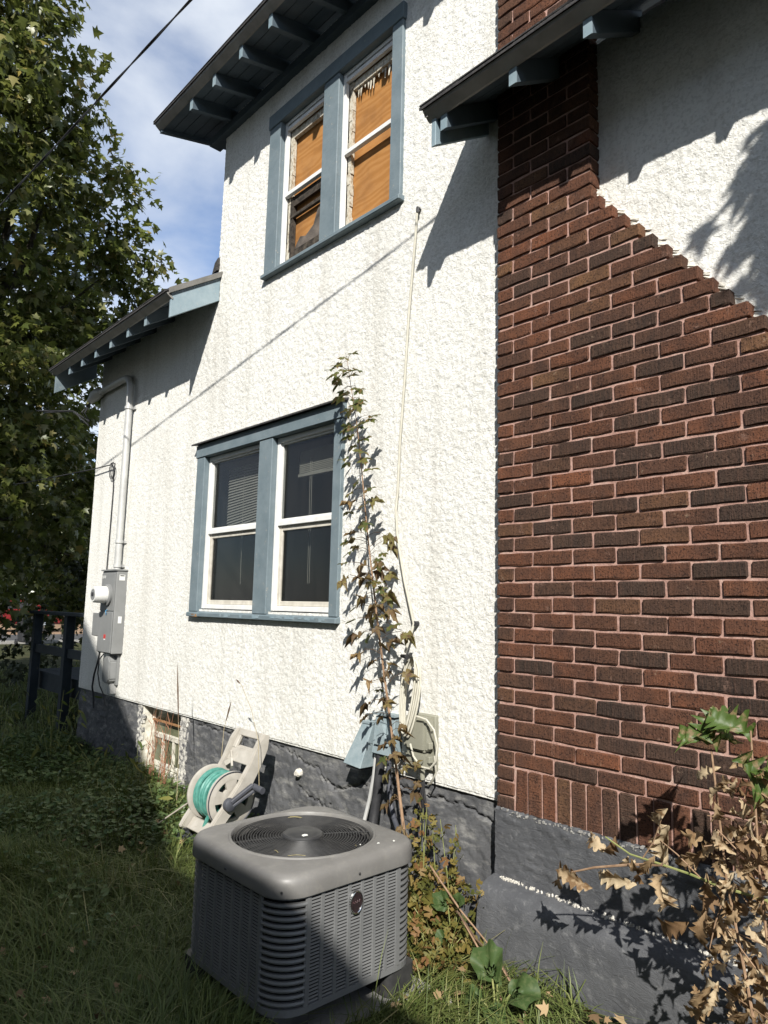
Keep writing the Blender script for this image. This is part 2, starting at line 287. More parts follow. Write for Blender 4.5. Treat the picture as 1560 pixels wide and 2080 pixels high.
ASPH = simple('worn_asphalt', (0.05, 0.05, 0.05), (0.085, 0.083, 0.08), 3, 0.9, 0.15, 0.4, 40, 0.01)
MB().box(-31, -24.5, -60, 60, -0.2, 0.006).build('street', ASPH, kind='structure')
DIRT = simple('leaf_strewn_dirt', (0.16, 0.10, 0.06), (0.34, 0.24, 0.16), 4, 0.95, 0.1, 0.6, 20, 0.02)
MB().box(-44, -31, -60, 60, -0.2, 0.010).build('verge', DIRT, kind='structure')
MB().box(-24.5, -24.3, -60, 60, -0.2, 0.11).build('kerb', CONC, kind='structure')

# ================================================================ house
house = empty('house', (0, 0, 0), 'white stucco house with blue-grey trim, brick chimney and dark grey foundation', 'house')
def relief(name, x0, x1, z0, z1, d, y, hf, mat, parent, holes=(), mask=None, smooth=True, **kw):
    xs = np.linspace(x0, x1, max(2, int((x1 - x0) / d) + 1)); zs = np.linspace(z0, z1, max(2, int((z1 - z0) / d) + 1))
    X, Z = np.meshgrid(xs, zs, indexing='ij'); Y = y - hf(X, Z); n, k = X.shape
    idx = np.arange(n * k).reshape(n, k); F = np.stack([idx[:-1, :-1], idx[1:, :-1], idx[1:, 1:], idx[:-1, 1:]], -1).reshape(-1, 4)
    cx = ((X[:-1, :-1] + X[1:, 1:]) / 2).ravel(); cz = ((Z[:-1, :-1] + Z[1:, 1:]) / 2).ravel(); keep = np.ones(len(cx), bool)
    for a, b, c_, d_ in holes: keep &= ~((cx > a) & (cx < b) & (cz > c_) & (cz < d_))
    if mask is not None: keep &= mask(cx, cz)
    return npmesh(name, np.stack([X, Y, Z], -1).reshape(-1, 3), F[keep], mat, parent, smooth=smooth, **kw)
def hst(X, Z):
    wx = X + 0.03 * (vnoise(X, Z, 0.05, 11) - 0.5); wz = Z + 0.03 * (vnoise(X, Z, 0.05, 12) - 0.5)
    a = 1 - np.abs(2 * vnoise(wx, wz, 0.021, 3) - 1); b = vnoise(wx, wz, 0.012, 4); big = vnoise(X, Z, 0.7, 5)
    amp = np.clip(1.1 + (X + 3) * 0.18, 0.45, 1.15)
    return amp * (0.0040 * a + 0.0040 * b) + 0.008 * (big - 0.5)
# the wall: one storey to x=-3.1, two storeys beyond, then the wing right of the chimney
LWH = (-3.16, -1.37, 1.50, 2.80); UWH = (-2.26, -0.86, 4.11, 5.38)
relief('stucco_wall', -5.63, 0.06, 0.645, 5.82, 0.0105, 0.0, hst, STUCCO, house, [LWH, UWH], lambda x, z: (z < 4.32) | (x > -3.1))
relief('stucco_wall', 0.45, 2.4, 0.8, 4.3, 0.011, 0.0, hst, STUCCO, house)
for a in ((-5.64, -5.63, 0.004, 6, 0.645, 4.2), (-3.11, -3.1, 0.004, 6, 4.2, 5.85), (0.55, 0.56, 0.3, 6, 4.4, 5.85), (2.4, 2.41, 0.004, 6, 0.2, 4.3)): MB().box(*a).build('side_wall', STUCCO, house)
MB().box(-5.63, -0.0, 0.0, 0.03, 0.632, 0.650).build('stucco_drip', STUCCO, house)
MB().box(-5.63, 2.4, 5.9, 6, -0.1, 5.85).build('rear_wall', STUCCO, house)
# foundation with cracks
CR = [[(-3.25, .60), (-3.08, .578), (-2.95, .60), (-2.8, .585), (-2.62, .60), (-2.4, .585), (-2.2, .60), (-2.0, .606), (-1.86, .585), (-1.75, .575), (-1.62, .535), (-1.5, .535), (-1.42, .47), (-1.33, .445), (-1.25, .442), (-1.15, .49), (-0.95, .545), (-0.8, .56), (-0.6, .57), (-0.45, .555), (-0.3, .56), (-0.12, .52), (-0.02, .515)],
      [(-1.7, .40), (-1.62, .36), (-1.5, .33), (-1.42, .31), (-1.36, .33)]]
def hfo(X, Z):
    h = 0.008 * (vnoise(X, Z, 0.12, 21) - 0.5) + 0.008 * (vnoise(X, Z, 0.04, 22) - 0.5) + 0.004 * (vnoise(X, Z, 0.015, 23) - 0.5)
    jx = 0.02 * (vnoise(X, Z, 0.035, 24) - 0.5); jz = 0.03 * (vnoise(X, Z, 0.03, 25) - 0.5)
    for path in CR:
        dm = np.full(X.shape, 9.0); sg = np.zeros(X.shape)
        for (ax, az), (bx, bz) in zip(path[:-1], path[1:]):
            px = X + jx; pz = Z + jz; dx = bx - ax; dz = bz - az; t = np.clip(((px - ax) * dx + (pz - az) * dz) / (dx * dx + dz * dz), 0, 1)
            ex = px - ax - t * dx; ez = pz - az - t * dz; q = np.hypot(ex, ez); sg = np.where(q < dm, ez, sg); dm = np.minimum(dm, q)
        wv = 0.0035 + 0.002 * vnoise(X, Z, 0.1, 26)
        h = h - 0.026 * np.clip(1.5 - dm / wv, 0, 1) + 0.004 * np.exp(-(dm / 0.015) ** 2) * (sg < 0)
    return h
relief('foundation', -5.62, 0.02, -0.12, 0.648, 0.0085, 0.016, hfo, FOUND, house, [(-4.08, -3.30, 0.06, 0.66)])
MB().box(-5.62, -5.60, 0.03, 6, -0.1, 0.64).build('foundation_return', FOUND, house)
# chimney base and its footing kerb
def hcb(X, Z): return 0.010 * (vnoise(X, Z, 0.1, 31) - 0.5) + 0.006 * (vnoise(X * .7, Z * 1.4, 0.03, 32) - 0.5) + 0.004 * (vnoise(X, Z, 0.012, 33) - 0.5) - 0.02 * np.clip((Z - 0.615) / 0.02, 0, 1) * vnoise(X, Z, 0.02, 34)
base = relief('chimney_base', 0.0, 2.4, -0.1, 0.64, 0.010, -0.102, hcb, CBASE, house)
MB().box(0.003, 2.4, -0.1, 0.1, -0.1, 0.628).build('base_core', CBASE, base)
n = 150; V = []; prof = [(-0.098, 0.342), (-0.125, 0.338), (-0.155, 0.332), (-0.18, 0.322), (-0.2, 0.305), (-0.214, 0.28), (-0.222, 0.24), (-0.226, 0.19), (-0.229, 0.12), (-0.231, 0.05), (-0.232, -0.1)]
xs = np.linspace(-0.005, 2.4, n)
for (py, pz) in prof: V.append(np.stack([xs, py + 0.010 * (vnoise(xs, xs * 0 + pz, 0.07, 41) - 0.5) + 0.02 * (vnoise(xs, xs * 0, 0.5, 43) - 0.5), np.full(n, pz) + 0.010 * (vnoise(xs, xs * 0 + pz, 0.08, 42) - 0.5)], -1))
V = np.stack(V); k = len(prof); idx = np.arange(k * n).reshape(k, n); F = np.stack([idx[:-1, :-1], idx[:-1, 1:], idx[1:, 1:], idx[1:, :-1]], -1).reshape(-1, 4)
npmesh('footing', V.reshape(-1, 3), F, CBASE, base, smooth=True)
mb = MB(); mb.prism([(0, p[0], p[1]) for p in prof] + [(0, -0.09, -0.1)], (-0.005, 0, 0), (0.0, 0, 0)); mb.build('footing_end', CBASE, base, wob=0.001)
mb = MB()                                       # chipped plaster along the footing joint
for i in range(170):
    x = random.choice([random.uniform(0.03, 0.62), random.uniform(0.6, 1.3)]); w = random.uniform(0.002, 0.009); y = -0.112 + random.uniform(-0.012, 0.004); z = 0.343
    mb.box(x, x + w, y - w * 0.6, y + w * 0.5, z - 0.01, z + random.uniform(0.001, 0.006))
mb.build('chipped_joint', CHIP, base, wob=0.004, kind='stuff')
mb = MB()
for i in range(130):
    x = random.uniform(0.0, 1.4); w = random.uniform(0.002, 0.012); za = 0.626 + random.uniform(-0.010, 0.005); mb.box(x, x + w, -0.1035, -0.085, za, za + random.uniform(0.003, 0.010))
mb.build('ragged_paint_edge', CONC, base, wob=0.002, kind='stuff')
# ---- chimney of single bricks
PIT = 0.0712; LP = 0.2127; J = 0.0118; ZB = 0.833
def redge(z): return 0.546 if z > 3.44 else min(0.574 + (3.45 - z) * 0.859, 1.75)
mort = MB(); rows = []
nrow = int((5.6 - ZB) / PIT)
for i in range(nrow):
    z0 = ZB + i * PIT; xr = redge(z0 + PIT / 2); mort.box(0.008, xr - 0.010, -0.0765, 0.0, z0 - J, z0 + PIT - J)
    js = [0.0]; x = 0.104 if i % 2 == 0 else LP
    while x < xr - 0.045: js.append(x); x += LP
    js.append(xr + J)
    rows.append((z0, js, xr))
mort.box(0.008, 1.74, -0.0765, 0.0, 0.6, ZB - J)
chim = mort.build('chimney', MORTAR, house)
def brickmesh(l, h, seed):
    rr = random.Random(seed); mb = MB(); mb.box(0, l, 0, 0.088, 0, h); me = bpy.data.meshes.new('brick'); me.from_pydata(mb.v, [], mb.f)
    bm = bmesh.new(); bm.from_mesh(me); bmesh.ops.recalc_face_normals(bm, faces=bm.faces)
    bmesh.ops.subdivide_edges(bm, edges=[e for e in bm.edges if abs(e.verts[0].co.x - e.verts[1].co.x) > 0.15 * 0 + 0.06], cuts=2)
    bmesh.ops.bevel(bm, geom=[e for e in bm.edges if e.calc_face_angle(0) > 0.5], offset=0.004, segments=1, affect='EDGES')
    for v in bm.verts:
        q = 0.0016; v.co += Vector((rr.uniform(-q, q) * 1.5, rr.uniform(-q, q), rr.uniform(-q, q) * 1.4))
    bm.to_mesh(me); bm.free(); return me
MESH = {}
def bmesh_for(l, h, mat, var):
    key = (round(l, 3), round(h, 3), var)
    if key not in MESH: MESH[key] = brickmesh(l, h, hash(key) & 0xffff); MESH[key].materials.append(mat)
    return MESH[key]
single = []; rest = MB(); restS = MB()
for i, (z0, js, xr) in enumerate(rows):
    for k in range(len(js) - 1):
        x0 = js[k]; l = js[k + 1] - J - x0; h = PIT - J
        if x0 > 1.28 or (4.1 < z0 < 4.42) or z0 > 5.25: rest.box(x0, x0 + l, -0.085, 0.0, z0, z0 + h); continue
        single.append((x0, z0, l, h, BRICK))
for k in range(3): single.append((0.0, 0.633 + k * 0.0665, 0.092, 0.0665 - J, BRICK))
x = 0.104
while x < 1.7:
    if x < 1.27: single.append((x, 0.633, 0.0625, 0.1885, BRICKS))
    else: restS.box(x, x + 0.0625, -0.085, 0.0, 0.633, 0.8215)
    x += 0.074
for (x0, z0, l, h, mt) in single:
    o = bpy.data.objects.new('brick', bmesh_for(l, h, mt, random.randrange(5))); COL.objects.link(o); o.parent = chim
    o.location = (x0 + random.uniform(-.0015, .0015), -0.0855 + random.uniform(-.0022, .0022), z0 + random.uniform(-.0015, .0015)); o.rotation_euler = (random.uniform(-.012, .012), random.uniform(-.007, .007), random.uniform(-.010, .010))
rest.build('bricks_beyond', BRICK, chim, bevel=0.003, kind='stuff'); restS.build('soldier_bricks_beyond', BRICKS, chim, bevel=0.003, kind='stuff')
mb = MB()                                       # ragged mortar where the stepped shoulder meets the stucco
for (z0, js, xr) in rows:
    if 1.9 < z0 < 3.5:
        for q in range(6):
            e = random.uniform(0.002, 0.028); za = z0 - J + PIT * q / 6; mb.hexa([(xr - .01, -.045, za), (xr + e * .4, -.016 - random.random() * .02, za), (xr + e + .01, .0, za), (xr - .01, .0, za), (xr - .01, -.045, za + PIT / 6), (xr + e * .4, -.016, za + PIT / 6), (xr + e + .01, .0, za + PIT / 6), (xr - .01, .0, za + PIT / 6)])
mb.build('shoulder_mortar', CHIP, chim, wob=0.0025, kind='stuff')

# ---- roofs with open rafter tails
def roof(name, X0, X1, zb, sl, rafts, y_in, rakes, rh=0.115, nb=5, yo=-0.433):
    zs = lambda y: zb + rh + sl * (y - yo)
    mb = MB(); ye = y_in                              # shingle layer
    mb.hexa([(X0 - .025, yo - .068, zs(yo - .05) + .045), (X1 + .012, yo - .068, zs(yo - .05) + .045), (X1 + .012, ye, zs(ye) + .045), (X0 - .025, ye, zs(ye) + .045), (X0 - .025, yo - .068, zs(yo - .05) + .062), (X1 + .012, yo - .068, zs(yo - .05) + .062), (X1 + .012, ye, zs(ye) + .062), (X0 - .025, ye, zs(ye) + .062)])
    x = X0
    while x < X1:                                     # first course butt ends
        w = random.uniform(0.25, 0.34); e = min(x + w, X1); z = zs(yo - .05) + .062
        mb.hexa([(x - .02, yo - .072, z + .0005), (e - .024, yo - .072 + random.uniform(-.004, .004), z + .0005), (e - .024, yo + .1, z + .1 * sl), (x - .02, yo + .1, z + .1 * sl), (x - .02, yo - .072, z + .008), (e - .024, yo - .072, z + .008), (e - .024, yo + .1, z + .1 * sl + .012), (x - .02, yo + .1, z + .1 * sl + .012)]); x = e
    rf = mb.build(name, SHING, house)
    w = (0.06 - yo + 0.01) / nb
    for i in range(nb):                               # soffit boards along the eave
        a = yo - .012 + i * w; b = a + w - 0.005
        MB().hexa([(X0, a, zs(a)), (X1, a, zs(a)), (X1, b, zs(b)), (X0, b, zs(b)), (X0, a, zs(a) + .018), (X1, a, zs(a) + .018), (X1, b, zs(b) + .018), (X0, b, zs(b) + .018)]).build('soffit_board', SOFF, rf)
    MB().hexa([(X0, yo - .012, zs(yo) + .019), (X1, yo - .012, zs(yo) + .019), (X1, ye, zs(ye) + .024), (X0, ye, zs(ye) + .024), (X0, yo - .012, zs(yo) + .04), (X1, yo - .012, zs(yo) + .04), (X1, ye, zs(ye) + .044), (X0, ye, zs(ye) + .044)]).build('roof_deck', SOFF, rf)
    z = zs(yo - .045)
    mb = MB(); mb.prism([(0, yo - .058, z + .043), (0, yo - .044, z + .043), (0, yo + .002, z + .012), (0, yo + .0, z - .004), (0, yo - .010, z - .002), (0, yo - .052, z + .030)], (X0 - .01, 0, 0), (X1 + .004, 0, 0)); mb.build('drip_edge', DRIP, rf)
    for xr in rafts:                                  # rafter tails with pale end grain
        t = 0.022; zi = lambda y: zb + sl * (y - yo)
        MB().hexa([(xr - t, yo, zi(yo)), (xr + t, yo, zi(yo)), (xr + t, .02, zi(.02)), (xr - t, .02, zi(.02)), (xr - t, yo, zi(yo) + rh - .002), (xr + t, yo, zi(yo) + rh - .002), (xr + t, .02, zi(.02) + rh - .002), (xr - t, .02, zi(.02) + rh - .002)]).build('rafter', SOFF, rf, bevel=0.002)
        MB().box(xr - t + .001, xr + t - .001, yo - .003, yo + .0005, zi(yo) + .002, zi(yo) + rh - .006).build('rafter_end', BLUE2, rf)
    for (xk, th, zo, hh, mt) in rakes:                # rake boards closing the ends
        zi = lambda y: zo + sl * (y - yo)
        MB().hexa([(xk, yo - .012, zi(yo - .012)), (xk + th, yo - .012, zi(yo - .012)), (xk + th, -.012, zi(-.012)), (xk, -.012, zi(-.012)), (xk, yo - .012, zi(yo - .012) + hh), (xk + th, yo - .012, zi(yo - .012) + hh), (xk + th, -.012, zi(-.012) + hh), (xk, -.012, zi(-.012) + hh)]).build('rake_board', mt, rf, bevel=0.003)
        zt = zi(yo) + hh; e = 1 if xk > (X0 + X1) / 2 else -1; xo = xk + th if e > 0 else xk
        mb = MB(); a = yo - .04; b = -.012; f = lambda y: zi(y) + hh
        P = [(xo, 0.004), (xo + e * .020, 0.006), (xo + e * .032, .052), (xo + e * .0, .055)]
        mb.loops([[(px, a, f(a) + pz) for px, pz in P], [(px, b, f(b) + pz) for px, pz in P]], True, True, True); mb.build('rake_drip', DRIP, rf)
    return rf
roofU = roof('upper_roof', -3.50, 1.2, 5.625, 0.25, [-2.93, -2.553, -2.153, -1.757, -1.37, -0.98, -0.59, -0.2], 3.2, [])
MB().box(-3.30, 1.2, -0.06, 0.05, 5.665, 5.735).build('frieze_beam', SOFF, roofU)
MB().hexa([(-3.50, -.445, 5.70), (-3.465, -.445, 5.70), (-3.465, 1.5, 6.19), (-3.50, 1.5, 6.19), (-3.50, -.445, 5.745), (-3.465, -.445, 5.745), (-3.465, 1.5, 6.235), (-3.50, 1.5, 6.235)]).build('rake_board', SOFF, roofU)
roofL = roof('left_wing_roof', -5.86, -3.045, 3.915, 0.65, [-3.548, -3.918, -4.308, -4.683, -5.045, -5.406], 3.0, [(-3.075, .028, 3.85, .205, BLUE2), (-5.83, .028, 3.80, .23, BLUE)])
MB().hexa([(-3.17, -.03, 4.40), (-3.08, -.04, 4.40), (-3.08, .25, 4.58), (-3.17, .25, 4.58), (-3.15, -.02, 4.50), (-3.08, -.03, 4.52), (-3.08, .25, 4.70), (-3.15, .25, 4.68)]).build('corner_flashing', SHING, roofL)
roofR = roof('right_wing_roof', -0.155, 2.4, 3.945, 0.65, [-0.068, .36, .747, 1.14, 1.53, 1.92], 0.0, [(-0.145, .030, 3.885, .175, BLUE2)])
MB().hexa([(.56, 0.0, 4.42), (2.4, 0.0, 4.42), (2.4, 3, 6.3), (.56, 3, 6.3), (.56, 0.0, 4.45), (2.4, 0.0, 4.45), (2.4, 3, 6.33), (.56, 3, 6.33)]).build('rear_slope', SHING, roofR)

# ---- windows
def framebars(mb, x0, x1, z0, z1, w, y0, y1):
    mb.box(x0, x0 + w, y0, y1, z0, z1); mb.box(x1 - w, x1, y0, y1, z0, z1); mb.box(x0 + w, x1 - w, y0 + .001, y1, z0, z0 + w); mb.box(x0 + w, x1 - w, y0 + .001, y1, z1 - w, z1)
def room(x0, x1, z0, z1):
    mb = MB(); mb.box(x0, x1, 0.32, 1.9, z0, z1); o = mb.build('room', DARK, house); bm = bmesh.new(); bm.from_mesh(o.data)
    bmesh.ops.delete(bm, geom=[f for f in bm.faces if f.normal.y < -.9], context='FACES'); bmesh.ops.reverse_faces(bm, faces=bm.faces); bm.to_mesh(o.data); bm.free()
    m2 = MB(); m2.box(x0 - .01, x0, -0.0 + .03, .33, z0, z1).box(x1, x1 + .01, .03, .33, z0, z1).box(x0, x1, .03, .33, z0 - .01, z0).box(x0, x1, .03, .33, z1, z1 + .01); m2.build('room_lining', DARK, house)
# ground-floor pair
OX = [(-3.145, -2.285), (-2.125, -1.385)]; z0, z1 = 1.50, 2.755
win = MB().box(-2.275, -2.10, -.032, .07, 1.478, 2.76).build('window', BLUE, house, bevel=0.004)
for a, b in ((-3.235, -3.105), (-1.385, -1.300)): MB().box(a, b, -.032, .07, 1.478, 2.76).build('side_casing', BLUE, win, bevel=0.004)
tag(win, 'blue-grey double window with two dark sashes')
MB().box(-3.245, -1.292, -.040, .07, 2.7615, 2.87).build('head_casing', BLUE, win, bevel=0.004)
MB().hexa([(-3.27, -.075, 2.868), (-1.275, -.075, 2.868), (-1.275, 0, 2.885), (-3.27, 0, 2.885), (-3.27, -.075, 2.880), (-1.275, -.075, 2.880), (-1.275, 0, 2.90), (-3.27, 0, 2.90)]).build('drip_cap', SHING, win)
MB().hexa([(-3.24, -.050, 1.437), (-1.29, -.050, 1.437), (-1.29, .07, 1.437), (-3.24, .07, 1.437), (-3.24, -.050, 1.470), (-1.29, -.050, 1.470), (-1.29, .07, 1.500), (-3.24, .07, 1.500)]).build('sill', BLUE, win, bevel=0.004)
mb = MB()
for i in range(26):
    x = random.uniform(-3.2, -1.32); mb.box(x, x + random.uniform(.01, .06), -.0515, -.045, 1.44 + random.uniform(0, .02), 1.47 + random.uniform(-.006, .002))
mb.build('flaked_paint', BLUE2, win, wob=0.002, kind='stuff')
MB().box(-3.15, -3.06, -.053, -.045, 1.438, 1.462).build('bare_wood_patch', RUST, win, wob=0.006)
for i, (a, b) in enumerate([(-3.103, -2.277), (-2.098, -1.387)]):
    mb = MB(); framebars(mb, a, b, 1.502, 2.758, .036, .012, .06); mb.build('sash_frame', VINYL, win, bevel=0.003)
    MB().box(a + .036, b - .036, .016, .05, 2.108, 2.146).build('meeting_rail', VINYL, win, bevel=0.003)
    mb = MB(); framebars(mb, a + .037, b - .037, 1.539, 2.107, .034, .036, .058); mb.build('lower_sash', BEIGES, win, bevel=0.003)
    mb = MB(); framebars(mb, a + .037, b - .037, 2.147, 2.72, .012, .028, .058); mb.build('upper_sash', VINYL, win)
    MB().box(a + .045, b - .045, .0405, .0435, 2.15, 2.715).build('pane', GLASS, win); MB().box(a + .068, b - .068, .0495, .0525, 1.57, 2.105).build('pane', GLASS, win)
def blind(x0, x1, zt, zl, zr, y, step=0.022):
    mb = MB(); n = int((zt - min(zl, zr)) / step)
    for k in range(n):
        t = k / max(1, n - 1); za = zt + (zl - zt) * t; zb_ = zt + (zr - zt) * t
        mb.hexa([(x0, y - .006, za - .010), (x1, y - .006, zb_ - .010), (x1, y - .004, zb_ - .010), (x0, y - .004, za - .010), (x0, y + .004, za + .009), (x1, y + .004, zb_ + .009), (x1, y + .006, zb_ + .009), (x0, y + .006, za + .009)])
    return mb
blind(-3.0, -2.36, 2.66, 2.14, 2.22, .15).build('blind_slats', BLIND, win, kind='stuff')
blind(-2.0, -1.36, 2.66, 2.50, 2.52, .15, .012).build('blind_slats', BLIND, win, kind='stuff')
MB().box(-2.0, -1.36, .135, .165, 2.475, 2.495).build('blind_rail', BLIND, win)
for x in (-1.86, -1.84, -2.75): MB().tube([(x, .14, 2.6), (x + .01, .145, 1.7)], .002, 5).build('blind_cord', BLIND, win)
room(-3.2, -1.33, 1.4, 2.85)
# upper pair, boarded with plywood
wu = MB().box(-1.63, -1.455, -.032, .07, 4.10, 5.33).build('window', BLUE, house, bevel=0.004)
for a, b in ((-2.335, -2.175), (-.905, -.805)): MB().box(a, b, -.032, .07, 4.10, 5.33).build('side_casing', BLUE, wu, bevel=0.004)
tag(wu, 'broken upper double window boarded with orange plywood')
MB().box(-2.345, -.795, -.040, .07, 5.3315, 5.45).build('head_casing', BLUE, wu, bevel=0.004)
MB().hexa([(-2.345, -.055, 4.06), (-.79, -.055, 4.06), (-.79, .08, 4.06), (-2.345, .08, 4.06), (-2.345, -.055, 4.09), (-.79, -.055, 4.09), (-.79, .08, 4.115), (-2.345, .08, 4.115)]).build('sill', BLUE, wu, bevel=0.004)
for i, (a, b) in enumerate([(-2.173, -1.632), (-1.453, -.907)]):
    mb = MB(); framebars(mb, a, b, 4.116, 5.329, .030, .008, .04); mb.build('sash_frame', VINYL, wu, bevel=0.002)
    MB().box(a + .030, b - .030, .008, .04, 4.682, 4.718).build('meeting_rail', VINYL, wu, bevel=0.003)
    MB().box(a + .031, b - .031, .012, .038, 5.255, 5.285).build('screen_rail', VINYL, wu)
    for sx_, w in ((a + .031, .032), (b - .055, .024)):   # peeling wooden sash behind
        mb = MB()
        for k in range(14):
            za = 4.15 + k * .081; mb.box(sx_ + random.uniform(-.001, .001), sx_ + w + random.uniform(-.008, .008), .045 + random.uniform(-.003, .003), .075, za, za + .0808)
        mb.build('peeling_stile', PEEL, wu)
    MB().box(a + .03, b - .03, .046, .075, 5.19, 5.25).build('peeling_rail', PEEL, wu)
    MB().box(a + .01, b - .01, .080, .095, 4.11, 4.66 if i == 1 else 4.7).build('plywood_sheet', PLY, wu); MB().box(a + .01, b - .01, .083, .098, 4.664 if i == 1 else 4.704, 5.32).build('plywood_sheet', PLY, wu)
mb = MB()                                              # shards hanging in the right-hand top sash
for k in range(12):
    x = -1.36 + k * .035 + random.uniform(-.01, .01); l = random.uniform(.02, .10); mb.add([(x, .06, 5.19), (x + random.uniform(.012, .028), .06, 5.19), (x + .012 + random.uniform(-.006, .006), .055, 5.19 - l), (x, .064, 5.19), (x + .02, .064, 5.19), (x + .012, .059, 5.19 - l)], [(0, 1, 2), (5, 4, 3), (0, 2, 5, 3), (1, 4, 5, 2)])
mb.build('paint_shards', PEEL, wu)
mb = MB()
for k in range(14):
    x = -1.18 + k * .018; mb.box(x, x + .012, .03, .078, 4.114, 4.125 + random.uniform(0, .03))
mb.build('sill_debris', PEEL, wu, wob=.004)
mb = MB()                                              # charred lower sash of the left light
mb.box(-2.14, -2.07, .045, .074, 4.15, 4.68).box(-1.72, -1.665, .045, .074, 4.15, 4.68).box(-2.07, -1.72, .046, .073, 4.15, 4.23).box(-2.07, -1.72, .046, .073, 4.60, 4.68).box(-2.1, -1.7, .04, .06, 4.50, 4.53)
mb.build('charred_sash', CHAR, wu, wob=.004)
P = [(-2.07, 4.22), (-1.72, 4.20), (-1.70, 4.42), (-1.76, 4.50), (-1.80, 4.46), (-1.84, 4.36), (-1.93, 4.31), (-2.0, 4.33), (-2.05, 4.28)]
MB().prism([(x, .066, z) for x, z in P], (0, 0, 0), (0, .006, 0)).build('torn_sheet', RAG, wu, wob=.004)
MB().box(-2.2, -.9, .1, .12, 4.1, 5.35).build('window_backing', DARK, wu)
# basement window
mb = MB(); mb.box(-4.10, -4.05, .02, .16, .05, .645); mb.box(-3.33, -3.28, .02, .16, .05, .645); mb.box(-4.05, -3.33, .02, .16, .04, .11)
bw = mb.build('basement_window', BWP, house, wob=.004); tag(bw, 'grimy basement window with flaking white frame')
mb = MB(); framebars(mb, -4.04, -3.34, .12, .62, .035, .10, .14); mb.build('frame', BWP, bw, wob=.002)
MB().box(-4.0, -3.38, .095, .13, .36, .40).build('meeting_rail', BWP, bw, wob=.003)
MB().box(-4.0, -3.38, .08, .10, .50, .515).build('top_bar', RUST, bw, wob=.002)
for x in (-3.82, -3.62): MB().box(x - .012, x + .012, .10, .13, .15, .36).build('muntin', BWP, bw, wob=.002)
for x0 in (-4.005, -3.81, -3.61):
    x1 = {-4.005: -3.83, -3.81: -3.63, -3.61: -3.375}[x0]
    MB().box(x0, x1, .118, .124, .155, .36).build('pane', BGL, bw)
MB().box(-4.0, -3.38, .118, .124, .40, .585).build('pane', BGL, bw)
MB().box(-4.1, -3.28, .15, .17, .0, .645).build('window_backing', DARK, bw)
mb = MB()
for (xa, xb) in ((-4.13, -4.06), (-3.33, -3.22)):
    N_ = 16
    for k in range(N_):
        za = .02 + .60 * k / N_; zb = .02 + .60 * (k + 1) / N_; oa = random.uniform(-.025, .02); ob = random.uniform(-.02, .03); mb.hexa([(xa + oa, .006, za), (xb + ob, .006, za), (xb + ob, .03, za), (xa + oa, .03, za), (xa + oa, .006, zb), (xb + ob, .006, zb), (xb + ob, .03, zb), (xa + oa, .03, zb)])
mb.build('flaking_plaster', FLAK, bw, wob=.004, kind='stuff')

# ================================================================ utilities on the wall
t = empty('electric_meter_box', (-4.74, -.11, 1.04), 'tall grey electric meter cabinet with round white meter, below the conduit', 'meter box')
MB().box(-4.91, -4.56, -.11, .005, 1.045, 1.838).build('cabinet', GALV, t, bevel=0.006)
MB().box(-4.905, -4.575, -.117, -.1105, 1.45, 1.815).build('meter_cover', GALV, t, bevel=0.003)
MB().box(-4.905, -4.575, -.121, -.1105, 1.055, 1.44).build('breaker_door', GALV, t, bevel=0.003)
MB().box(-4.92, -4.55, -.125, .005, 1.8385, 1.852).build('top_lip', GALV, t)
MB().lathe((-4.72, -.117, 1.605), (0, -1, 0), [(0, .105), (.02, .105), (.024, .092), (.03, .088)], 28).build('meter_ring', GALV, t, smooth=True)
mt_ = MB().lathe((-4.72, -.147, 1.605), (0, -1, 0), [(0, .083), (.05, .081), (.105, .077), (.118, .07)], 28).build('meter', WHITEP, t, smooth=True)
MB().lathe((-4.72, -.262, 1.605), (0, -1, 0), [(0, .055), (.006, .052)], 24).build('meter_face', GALV, mt_); MB().box(-4.745, -4.695, -.272, -.2685, 1.59, 1.625).build('display', BLACKP, mt_)
MB().box(-4.559, -4.5575, -.085, -.03, 1.745, 1.80).build('warning_label', WHITEP, t); MB().box(-4.5572, -4.5565, -.078, -.037, 1.785, 1.795).build('label_heading', BLACKP, t)
MB().box(-4.559, -4.5575, -.07, -.035, 1.335, 1.40).build('inspection_label', WHITEP, t)
MB().box(-4.75, -4.70, -.1222, -.1212, 1.185, 1.225).build('warning_sticker', REDP, t); MB().box(-4.745, -4.705, -.1222, -.1212, 1.172, 1.183).build('sticker_strip', WHITEP, t)
MB().tube([(-4.70, -.124, 1.46), (-4.715, -.135, 1.45), (-4.71, -.13, 1.43), (-4.72, -.125, 1.41)], .004, 6).build('seal_tag', TURQ, t)
cu_ = bpy.data.curves.new('number_plate', 'FONT'); cu_.body = '1870'; cu_.size = .042; cu_.extrude = .0006
o = bpy.data.objects.new('number_plate', cu_); COL.objects.link(o); dg = bpy.context.evaluated_depsgraph_get(); me = bpy.data.meshes.new_from_object(o.evaluated_get(dg)); bpy.data.objects.remove(o)
me.materials.clear(); me.materials.append(WHITEP); o = bpy.data.objects.new('house_number', me); COL.objects.link(o); o.parent = t; o.location = Vector((-4.895, -.1182, 1.765)) - wloc(t); o.rotation_euler = (math.pi / 2, 0, 0)
t = empty('service_conduit', (-4.70, -.05, 1.852), 'pale grey service conduit rising from the meter cabinet and bending left under the eave', 'conduit')
pts = [(-4.70, -.055, 1.853), (-4.70, -.055, 3.62)] + [(-4.83 + .13 * math.cos(a), -.055, 3.66 + .17 * math.sin(a)) for a in np.linspace(0, math.pi / 2, 9)] + [(-4.95, -.055, 3.832), (-5.52, -.055, 3.828)]
MB().tube(pts, .034, 14).build('pipe', CONDUIT, t, smooth=True)
